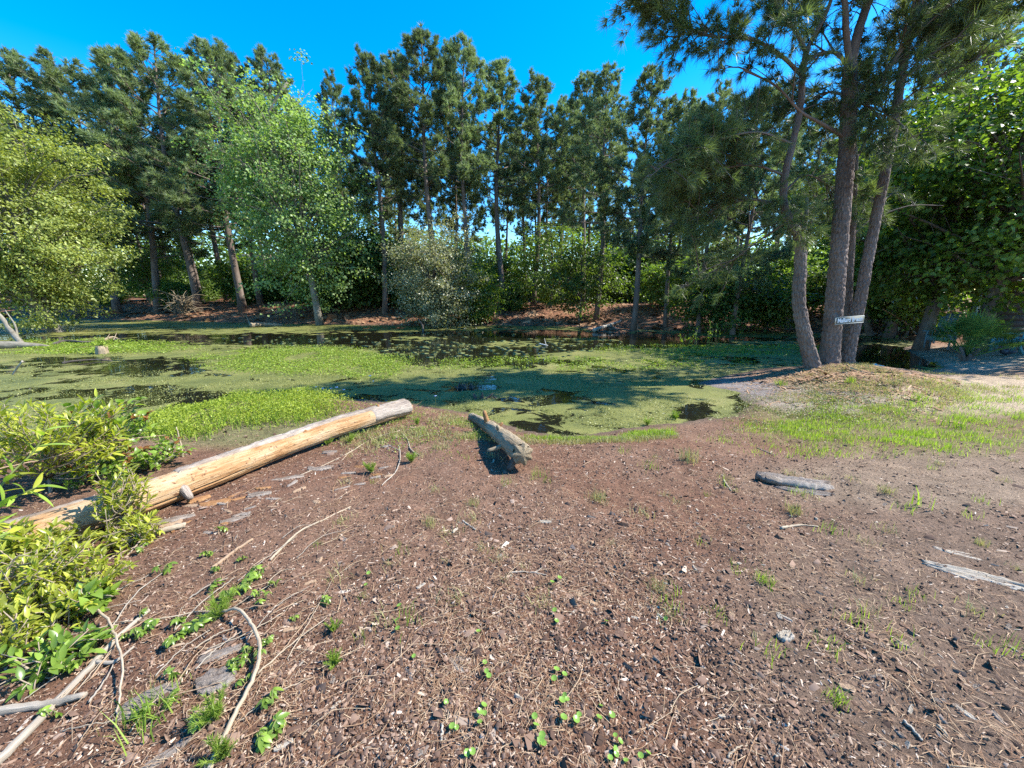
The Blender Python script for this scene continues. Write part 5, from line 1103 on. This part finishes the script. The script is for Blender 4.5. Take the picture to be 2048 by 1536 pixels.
# lily pads: one disc mesh, many copies
th = np.linspace(.35, 2 * np.pi - .1, 12); V = np.vstack([[0, 0, .004], np.stack([np.cos(th), np.sin(th), .006 + .002 * np.sin(th * 2)], 1), [0, 0, -.004], np.stack([np.cos(th), np.sin(th), -.002 + .002 * np.sin(th * 2)], 1)])
T_ = [[0, i + 1, i + 2] for i in range(11)] + [[13, 13 + i + 2, 13 + i + 1] for i in range(11)] + [[i + 1, i + 14, i + 15] for i in range(11)] + [[i + 1, i + 15, i + 2] for i in range(11)]
pad0 = make('lily_pad', V, np.array(T_), M['pad'], tint=np.full(len(V), .6), smooth=True); tag(pad0, 'small round pad floating on the dark open water', 'lily pad', 'pads on the open water')
cnt = 0
while cnt < 290:
    x, y = R.uniform(440, 1260), R.uniform(664, 716)
    e = ell(np.array([x]), np.array([y]), 900, 692, 300, 24)[0] + ell(np.array([x]), np.array([y]), 620, 682, 200, 10)[0] * .5 + ell(np.array([x]), np.array([y]), 1100, 688, 170, 14)[0]
    if R.uniform() > e: continue
    p = on_z(x, y, WZ + .014); c = pad0 if cnt == 0 else pad0.copy()
    if cnt: COL.objects.link(c)
    c.location = tuple(p); s = R.uniform(.05, .15); c.scale = (s, s * R.uniform(.7, 1.1), 1); c.rotation_euler = (0, 0, R.uniform(0, 6.28)); cnt += 1
# upright stems: emergent weeds and pale flowers
def emergent(label, px, py, n, w, h, ls=.09):
    p = on_z(px, py, WZ); r = thing('water_weed', label, 'water weed', tuple(p)); bt = B(); pos = []; ax = []
    for k in range(n):
        s0 = np.array([R.uniform(-w, w), R.uniform(-w, w) * .5, -.05]); e = s0 + [R.normal(0, .12), R.normal(0, .1), h * R.uniform(.5, 1.1)]; V, T_, st = tube(smooth_path([s0, (s0 + e) / 2 + R.normal(0, .03, 3), e], 5), np.linspace(.008, .004, 5), 4); bt.add(V, T_, st, tint=R.uniform(0, 1))
        for j in range(7): pos.append(s0 + (e - s0) * R.uniform(.3, 1)); ax.append(R.normal(0, 1, 3) + [0, 0, .6])
    bt.make('stems', M['stem'], r); pos = np.array(pos); ax = norm(np.array(ax)); V, T_, tn = leaves(pos, ax, norm(R.normal(0, .5, pos.shape) + [0, 0, 1]), ls, .3); make('leaves', V, T_, M['pond_plant'], r, tint=tn)
emergent('tall leafy water weed, the right one of the pair near the far right shore', 1425, 690, 6, .25, 1.0, .16); emergent('thinner leafy water weed left of the tall one', 1375, 690, 6, .35, .65, .14); emergent('short straggling weeds in front of the tall water weed', 1330, 706, 16, .9, .3, .1)
emergent('short straggling weeds right of the tall water weed', 1460, 702, 10, .6, .3, .1)
fl = None
for i, (x, y) in enumerate([(508, 835), (522, 828), (540, 826), (620, 800), (634, 796), (648, 800), (664, 796), (676, 800), (742, 775), (748, 778), (872, 815), (690, 802), (600, 805), (575, 815), (548, 818)]):
    p = on_z(x, y, WZ)
    if fl is None:
        fl = thing('pond_flower', 'thin stalk with one pale violet flower rising at the near water edge', 'flower', tuple(p), 'pale flowers at the water edge'); b_ = B(); V, T_, st = tube(smooth_path([(0, 0, -.05), (.005, 0, .1), (0, .005, .19)], 5), [.0035] * 5, 5); b_.add(V, T_, st); b_.make('stalk', M['stem'], fl)
        b_ = B()
        for k in range(5):
            a = k * 1.2566; V, T_ = box((math.cos(a) * .011, math.sin(a) * .011, .195), (.018, .012, .008), rotz(a)); b_.add(V, T_)
        b_.make('petals', M['flower'], fl)
    else: copy_thing(fl, tuple(p), R.uniform(0, 6), R.uniform(.7, 1.3), None, 'pale flowers at the water edge')

# ================================================================== FOREGROUND PLANTS
def big_leaf(p, ax, nm, L, Wd, curl=.25, n=6, heart=False):
    """shaped leaf blade with midrib fold: (n+1)x3 vertices"""
    ax = norm(ax); sd = norm(np.cross(nm, ax)); up = np.cross(ax, sd); V = []; 
    for i in range(n + 1):
        t = i / n; w = (math.sin(math.pi * min(1, t ** .62 + .02)) if heart else math.sin(math.pi * t ** .85) ** .8) * Wd / 2 + .0006
        if heart and t < .15: w = Wd * .28
        c = p + ax * L * t - up * curl * L * t * t; V += [c - sd * w + up * w * .3, c, c + sd * w + up * w * .3]
    T_ = []
    for i in range(n):
        a = i * 3
        for k in (0, 1): T_ += [[a + k, a + k + 1, a + k + 4], [a + k, a + k + 4, a + k + 3]]
    return np.array(V), np.array(T_)
def shrub(name, label, cat, base, cen, rad, ntw, nlf, L, Wd, mat, seed, up=.6, curl=.25, whorl=True, heart=False, tipmat=None, stem=.009, n=4):
    rg = np.random.default_rng(seed); base = np.asarray(base); cen = np.asarray(cen); root = thing(name, label, cat, tuple(base)); bt, lf, tp = B(), B(), B()
    main = [base + (cen - base) * .55 * u + rg.normal(0, .03, 3) for u in np.linspace(0, 1, 4)]
    V, T_, st = tube(smooth_path(main, 8) - base, np.linspace(stem * 1.6, stem, 8), 7); bt.add(V, T_, st)
    for i in range(ntw):
        z = rg.uniform(-.55, 1); a = rg.uniform(0, 6.28); q = math.sqrt(max(0, 1 - z * z)); e = cen + np.array(rad) * np.array([q * math.cos(a), q * math.sin(a), z]) * rg.uniform(.45, 1.08)
        if e[2] < base[2] + .03: e[2] = base[2] + rg.uniform(.03, .1)
        s0 = main[rg.integers(1, 4)]; path = smooth_path([s0, (s0 + e) / 2 + rg.normal(0, .04, 3) - [0, 0, .03], e], 8); V, T_, st = tube(path - base, np.linspace(stem * .55, .0018, 8), 5); bt.add(V, T_, st)
        d0 = norm(path[-1] - path[-3])
        for k in range(nlf):
            u = 1 - (k / nlf) ** 1.5 * .65; p = path[min(7, int(u * 7))] + (path[min(7, int(u * 7) + 1 if u < 1 else 7)] - path[min(7, int(u * 7))]) * rg.uniform(0, 1)
            az = k * 2.4 + rg.normal(0, .3); sd = norm(np.cross(d0, rg.normal(0, 1, 3))); ax = norm(d0 * (.55 + .3 * u) + (math.cos(az) * sd + math.sin(az) * np.cross(d0, sd)) * rg.uniform(.6, 1) + [0, 0, up * .3])
            nm = norm(np.cross(np.cross(ax, [0, 0, 1.0]), ax) + rg.normal(0, .25, 3)); l = L * rg.uniform(.55, 1.15); V, T_ = big_leaf(p - base, ax, nm, l, l * Wd, curl * rg.uniform(.3, 1.5), n, heart)
            (tp if tipmat and k < 3 and i % 3 == 0 else lf).add(V, T_, tint=rg.uniform(0, 1))
    bt.make('stems', M['twig'], root, smooth=True); lf.make('leaves', mat, root, smooth=True)
    if tipmat: tp.make('young_leaves', tipmat, root, smooth=True)
    return root
def G(px, py): return gp(px, py)
# (base px) then crown centre given as pixel at the same distance
def shrub_px(label, bx, by, cx, cy, rad, *a, Yo=0.0, name='shrub', cat='shrub', **k):
    b0 = G(bx, by); b0[1] += 0; c = at(cx, cy, b0[1] + Yo); return shrub(name, label, cat, b0, c, rad, *a, **k)
shrub_px('yellow green narrow leaved shrub at the left edge in front of the water', 90, 985, 95, 868, (.52, .4, .34), 110, 15, .085, .26, M['shrub_yellow'], 201)
shrub_px('yellow green shrub cut off by the left edge beside the water', -90, 980, -70, 880, (.5, .4, .36), 80, 14, .085, .26, M['shrub_yellow'], 202)
shrub_px('leafy sapling with pointed heart shaped leaves and red tips', 235, 940, 225, 838, (.32, .26, .26), 46, 10, .062, .82, M['shrub_green'], 203, curl=.5, heart=True, tipmat=M['redleaf'], name='sapling', cat='sapling', n=5)
shrub_px('low heart leaved sapling just behind the long log', 305, 935, 300, 905, (.34, .26, .13), 44, 9, .055, .8, M['shrub_green'], 204, curl=.5, heart=True, tipmat=M['redleaf'], name='sapling', cat='sapling', n=5)
shrub_px('dense low bush filling the space between sapling and log', 170, 960, 170, 930, (.50, .3, .17), 70, 10, .055, .5, M['shrub_green'], 205, tipmat=M['redleaf'])
shrub_px('yellowish shrub growing over the middle of the log', 235, 1062, 238, 985, (.17, .15, .19), 46, 12, .06, .27, M['shrub_yellow'], 206)
shrub_px('golden fine leaved shrub in front of the log', 265, 1085, 272, 1062, (.19, .17, .11), 52, 13, .05, .25, M['shrub_yellow'], 207)
shrub_px('leafy shrub hiding the near end of the log', 60, 1130, 55, 1085, (.30, .2, .12), 70, 13, .062, .27, M['shrub_yellow'], 208)
shrub_px('bushy olive shrub below the log at the left edge', 40, 1200, 50, 1140, (.30, .22, .15), 80, 13, .05, .27, M['shrub_yellow'], 209)
shrub_px('small leaved shrub right of the bushy olive one', 180, 1180, 170, 1150, (.24, .18, .10), 60, 12, .045, .3, M['shrub_yellow'], 210)
shrub_px('low spreading shrub in front of the olive one', 110, 1240, 105, 1215, (.24, .17, .09), 60, 12, .045, .3, M['shrub_yellow'], 211)
shrub_px('golden shrub hugging the left edge above the thick branch', 10, 1300, 5, 1255, (.17, .15, .11), 44, 12, .05, .28, M['shrub_yellow'], 212)
shrub_px('green leafy weed by the thick branch at the left', 90, 1330, 95, 1310, (.20, .14, .06), 26, 8, .06, .4, M['creeper'], 213)
shrub_px('bright leafy weed right of the low spreading shrub', 190, 1215, 185, 1190, (.13, .11, .05), 14, 7, .065, .75, M['creeper'], 214, heart=True)
# large leaved shoot at the left edge: each blade a part
def big_shoot(label, pts, nlf, L, Wd, seed, first_u=.15):
    rg = np.random.default_rng(seed); pts = np.array(pts); b0 = pts[0].copy(); r = thing('leafy_shoot', label, 'shoot', tuple(b0)); pp = smooth_path(pts, 20); b_ = B(); V, T_, st = tube(pp - b0, np.linspace(.008, .003, 20), 7); b_.add(V, T_, st); b_.make('stem', M['stem'], r, smooth=True)
    for k in range(nlf):
        u = first_u + (1 - first_u) * k / (nlf - 1); i = min(18, int(u * 19)); d0 = norm(pp[i + 1] - pp[i]); az = k * 2.4; sd = norm(np.cross(d0, [0, 0, 1.0])); w2 = np.cross(d0, sd); ax = norm(d0 * .8 + math.cos(az) * sd + math.sin(az) * w2 + rg.normal(0, .15, 3)); nm = norm(np.cross(np.cross(ax, d0), ax) + [0, 0, .4]); l = L * rg.uniform(.7, 1.15)
        V, T_ = big_leaf(pp[i] - b0, ax, nm, l, l * Wd, .22 * rg.uniform(.2, 1.6), 9); b_ = B(); b_.add(V, T_, tint=rg.uniform(.3, 1)); b_.make('leaf', M['shrub_green'] if k % 3 else M['shrub_yellow'], r, smooth=True)
b0 = G(-70, 1150); Yb = b0[1]
big_shoot('bright shoot with long lance leaves arching in at the left edge, upper one', [b0, at(-20, 1010, Yb + .1), at(20, 950, Yb + .2), at(70, 900, Yb + .3), at(95, 850, Yb + .35)], 15, .15, .24, 301)
big_shoot('bright shoot with long lance leaves at the left edge, lower one', [b0 + [.02, 0, 0], at(-40, 1060, Yb), at(0, 1010, Yb + .1), at(50, 985, Yb + .15), at(90, 968, Yb + .2)], 15, .15, .2, 302)
big_shoot('short lance leaved shoot low at the left edge', [b0 + [.05, -.1, 0], at(-50, 1120, Yb - .1), at(-20, 1085, Yb - .1), at(20, 1065, Yb - .05)], 10, .13, .22, 303)

# creepers with five leaflets
def creeper(label, px, py, n, s, seed):
    rg = np.random.default_rng(seed); b0 = G(px, py); r = thing('creeper_plant', label, 'creeper', tuple(b0)); b_ = B()
    for k in range(n):
        a = rg.uniform(0, 6.28); e = np.array([math.cos(a) * rg.uniform(.2, 1) * s, math.sin(a) * rg.uniform(.2, 1) * s, rg.uniform(.35, 1.0) * s + .01]); V, T_, st = tube(smooth_path([(0, 0, -.01), e * .5 + [0, 0, .02], e], 5), [.0022] * 5, 5); b_.add(V, T_, st)
        lf = B(); tl = rg.normal(0, .3, 3) + [0, 0, 1]; tl = norm(tl); x = norm(np.cross(tl, rg.normal(0, 1, 3))); y = np.cross(tl, x)
        for j in range(5):
            t = (j - 2) * .95; ax = norm(x * math.cos(t) + y * math.sin(t) - tl * .25); l = s * rg.uniform(.75, 1.05) * (1 - .18 * abs(j - 2)); V, T_ = big_leaf(e, ax, tl, l, l * .44, .3, 5); lf.add(V, T_, tint=rg.uniform(.1, 1))
        lf.make('leaf', M['creeper'], r, smooth=True)
    b_.make('stems', M['stem'], r)
for i, (x, y, n, s, lb_) in enumerate([(324, 1150, 3, .05, 'creeper seedling alone on the earth right of the golden shrub'), (522, 1150, 5, .05, 'creeper sprig at the lower end of the straight pale stick'), (500, 1175, 5, .045, 'dark creeper tuft below the pale stick'), (530, 1205, 2, .04, 'single creeper leaf right of the tuft'),
        (652, 1215, 3, .045, 'lone yellowish creeper sprig on bare mulch left of centre'), (462, 1200, 4, .05, 'creeper leaves beside the brown curled leaf'), (430, 1180, 4, .04, 'creeper leaves above the curled branch'), (395, 1262, 6, .05, 'broad creeper tuft inside the hooked branch'), (350, 1285, 6, .045, 'creeper tuft left of the hooked branch'),
        (300, 1270, 4, .05, 'creeper leaves near the thin dropping branch'), (478, 1340, 4, .042, 'creeper sprig against the bend of the hooked branch'), (505, 1330, 3, .045, 'shaded creeper leaf outside the hooked branch'), (540, 1490, 5, .05, 'creeper sprig at the bottom left of centre'), (445, 1065, 4, .04, 'weed sprig by the brown stick'), (590, 1245, 2, .025, 'tiny creeper seedling right of the hooked branch'),
        (190, 1300, 6, .06, 'big creeper leaves over the thick branch'), (140, 1345, 6, .05, 'creeper leaves left of the thick branch end'), (345, 1355, 2, .035, 'small creeper sprig on grey bark'), (420, 1115, 4, .035, 'pale creeper sprig at the stick fork'), (105, 1435, 2, .035, 'lone yellow leaf by the thick branch')]):
    creeper(lb_, x, y, n, s, 400 + i)
rg2 = np.random.default_rng(77)
for i in range(22):
    x, y = rg2.uniform(250, 560), rg2.uniform(1090, 1500); creeper('small creeper sprig among the sticks at the lower left', x, y, int(rg2.integers(2, 5)), rg2.uniform(.022, .042), 700 + i)
for o in list(COL.objects):
    if o.get('label') == 'small creeper sprig among the sticks at the lower left': o['group'] = 'creeper sprigs among the sticks'
for i in range(34):
    u = rg2.uniform(0, 1); x = 330 + 480 * u + rg2.normal(0, 14); y = 1035 - 165 * u + rg2.uniform(0, 75)
    o = slab('bark_flake', 'small flake of bark shed along the front of the long log', 'bark flake', x, y, rg2.uniform(.05, .15), rg2.uniform(.02, .04), .006, rg2.normal(.5, .5), (M['knot'], M['log_bark'], M['slab'], M['stick_brown'])[i % 4], (0, rg2.normal(0, .25)), .4, 800 + i, 'bark flakes along the long log')
# feathery dog fennel tufts
def fennel(label, px, py, s, seed, mat='grass', nst=14):
    b0 = G(px, py); r = thing('fennel_tuft', label, 'weed', tuple(b0)); rg = np.random.default_rng(seed); pos, dr = [], []; bt = B()
    for k in range(nst):
        e = np.array([rg.normal(0, .4), rg.normal(0, .4), 1.0]) * s * rg.uniform(.6, 1.1); V, T_, st = tube(np.array([[0, 0, -.01], e]), [.0018, .001], 4); bt.add(V, T_, st)
        for u in np.linspace(.2, 1, 9): pos.append(e * u); dr.append(norm(e))
    bt.make('stems', M['stem'], r); V, T_, tn = needles(np.array(pos), np.array(dr), 9, s * .32, .0012, .5); make('leaves', V, T_, M[mat], r, tint=tn)
for i, (x, y, s, lb_) in enumerate([(442, 1235, .10, 'feathery green weed at the start of the hooked branch'), (670, 1330, .05, 'small feathery weed alone on the mulch'), (430, 1440, .085, 'feathery weed beside the lower hooked branch'), (668, 1262, .04, 'tiny feathery weed above the small one'), (445, 1520, .07, 'feathery weed at the bottom edge'), (742, 945, .09, 'yellow leafy tuft on the mulch before the log'),
        (822, 925, .09, 'feathery sprig at the end of the crooked roots'), (655, 890, .10, 'leafy tuft at the foot of the log'), (700, 885, .08, 'second leafy tuft at the foot of the log'), (835, 850, .08, 'leafy tuft below the cut end of the log'), (1350, 838, .12, 'leafy weed at the water edge beside the blue reflection'), (1295, 848, .10, 'taller weed on the bank left of the blue reflection')]):
    fennel(lb_, x, y, s, 500 + i)
# grass tufts
def tuft_mesh(n, h, w, lean, mat):
    pos = R.normal(0, 1, (n, 3)) * [.035, .035, 0] ; V, T_, tn = blades(pos, h, w, lean); return make('grass_tuft', V, T_, mat, tint=tn)
tuft_spec = [(1590, 1028, 1.0, 'round yellow grass tuft below the big bark slab', 1), (1690, 880, 1.3, 'dry grass tuft at the right of the bare slope', 1), (1375, 920, 1.5, 'dry straw coloured tuft right of the short log', 1), (1195, 1000, 1.0, 'thin yellowish tuft above the middle', 1), (1320, 1180, .7, 'small yellow tuft right of the middle', 1), (1530, 1165, .7, 'small green tuft right of the small yellow one', 0),
             (860, 1050, .8, 'thin tuft left of the middle', 1), (300, 1440, 1.3, 'green grass clump by the lower left twigs', 0), (1670, 1400, .6, 'tiny bright tuft low on the right', 0), (945, 1010, .7, 'pale thin tuft below the short log', 1), (1340, 860, 1.2, 'green grass clump on the bank edge', 0), (1960, 1290 - 200, .6, 'small tuft above the weathered board', 1), (1770, 985, .8, 'yellow tuft right of the bark slab', 1), (1430, 745, 1.2, 'grass sprig on the pale mud tongue', 0),
             (1840, 800, 1.7, 'green tuft on the sandy ground at the right', 0), (1905, 855, 2.0, 'tall green tuft in the right hand grass', 0), (1560, 770, 1.6, 'green tuft on the low ground below the clump', 0), (1700, 765, 1.5, 'green tuft below the pine mound', 0), (1790, 770, 1.4, 'yellow tuft on the mound right side', 1)]
for i, (x, y, s, lb_, k) in enumerate(tuft_spec):
    o = tuft_mesh(70, .085, .004, .55, M['dry_grass'] if k else M['grass']); o.location = tuple(G(x, y)); o.scale = (s, s, s); tag(o, lb_, 'grass tuft')
o = tuft_mesh(7, .15, .012, .35, M['grass']); o.location = tuple(G(1840, 1012)); tag(o, 'few broad upright green blades alone at the right of the mulch', 'grass tuft')
o = tuft_mesh(22, .07, .003, .5, M['grass']); tag(o, 'small stray tuft of grass on the bare ground', 'grass tuft', 'stray grass tufts'); sm = [o, tuft_mesh(26, .05, .003, .8, M['dry_grass'])]; tag(sm[1], 'small stray tuft of grass on the bare ground', 'grass tuft', 'stray grass tufts')
for i in range(110):
    x = R.uniform(600, 2046); y = 830 + 480 * R.uniform(0, 1) ** 1.7
    p = G(x, y)
    if pond_d(p[:1], p[1:2])[0] < .1: p = G(1300 + i * 5, 960); 
    c = sm[i % 2] if i < 2 else sm[i % 2].copy()
    if i > 1: COL.objects.link(c)
    c.location = tuple(p); s = R.uniform(.5, 1.4); c.scale = (s, s, s); c.rotation_euler = (0, 0, R.uniform(0, 6.28))
# pennywort
PEN = [(110, 430), (95, 500), (735, 775), (370, 907), (785, 990), (797, 1025), (755, 1205), (775, 1228), (730, 1240), (745, 1300), (610, 1315), (590, 1322), (660, 1460), (700, 1457), (1175, 1043), (1222, 1022), (1178, 998), (1240, 1160), (1210, 1175), (1236, 1125), (1062, 1255), (1218, 1278), (1282, 1278), (1315, 1250), (1420, 1276), (1495, 1253), (1435, 1205), (1105, 1365), (1093, 1395), (1107, 1423), (1525, 1370), (1533, 1403), (1497, 1437), (1520, 1475), (1667, 1488), (1700, 1477), (1585, 1523), (1180, 650), (1175, 710), (1197, 462), (1155, 490), (1465, 720), (1820, 692), (770, 948), (280, 710), (280, 757), (540, 1168), (290, 625), (1060, 1330), (1490, 1500)]
th = np.linspace(0, 2 * np.pi, 14, endpoint=False); rim = np.stack([np.cos(th) * (1 + .06 * np.cos(th * 7)), np.sin(th) * (1 + .06 * np.cos(th * 7)), .22 + .05 * np.cos(th * 7)], 1); mid = np.stack([np.cos(th) * .5, np.sin(th) * .5, 0 * th + .06], 1)
V = np.vstack([[0, 0, 0], mid, rim]); T_ = [[0, 1 + i, 1 + (i + 1) % 14] for i in range(14)] + [[1 + i, 15 + i, 15 + (i + 1) % 14] for i in range(14)] + [[1 + i, 15 + (i + 1) % 14, 1 + (i + 1) % 14] for i in range(14)]
pw0 = thing('pennywort', 'round green pennywort leaf on the bare mulch', 'pennywort', (0, 0, 0), 'pennywort leaves on the mulch')
o = make('leaf', V * .0115 + [0, 0, .02], np.array(T_), M['penny'], pw0, tint=np.full(len(V), .6), smooth=True); b_ = B(); V2, T2, st = tube([(0, 0, -.01), (.003, 0, .01), (0, 0, .0205)], [.0012] * 3, 5); b_.add(V2, T2, st); b_.make('stalk', M['stem'], pw0)
for i, (x, y) in enumerate(PEN):
    p = G(700 + x / 2.866, 1000 + y / 2.866); s = R.uniform(.75, 1.2)
    if i == 0: pw0.location = tuple(p); pw0.rotation_euler = (.3, 0, 0)
    else:
        c = copy_thing(pw0, tuple(p), R.uniform(0, 6.28), s, None, 'pennywort leaves on the mulch'); c.rotation_euler = (R.normal(0, .25) + .15, R.normal(0, .25), R.uniform(0, 6.28))

# ------------------------------------------------------------------ house far behind the trees
hb = np.array([-33.0, 58.0, gz(-33, 58)]); r = thing('pale_house', 'pale house glimpsed between the trunks behind the gum tree', 'house', tuple(hb))
b_ = B(); b_.add(*box((0, 0, 2.0), (11, 6, 4.0))); b_.make('wall', M['wall'], r)
V = np.array([[-6, -3.6, 3.9], [6, -3.6, 3.9], [6, 3.6, 3.9], [-6, 3.6, 3.9], [-6, 0, 6.0], [6, 0, 6.0]]); b_ = B(); b_.add(V, np.array([[0, 1, 5], [0, 5, 4], [2, 3, 4], [2, 4, 5], [0, 4, 3], [1, 2, 5], [0, 3, 2], [0, 2, 1]])); b_.make('roof', M['roof'], r)
for x in (-3.5, 0, 3.5):
    b_ = B(); b_.add(*box((x, -3.03, 2.2), (1.2, .1, 1.4))); w_ = b_.make('window', M['white'], r); b_ = B(); b_.add(*box((x, -3.07, 2.2), (1.0, .06, 1.2))); b_.make('pane', M['pane'], w_)
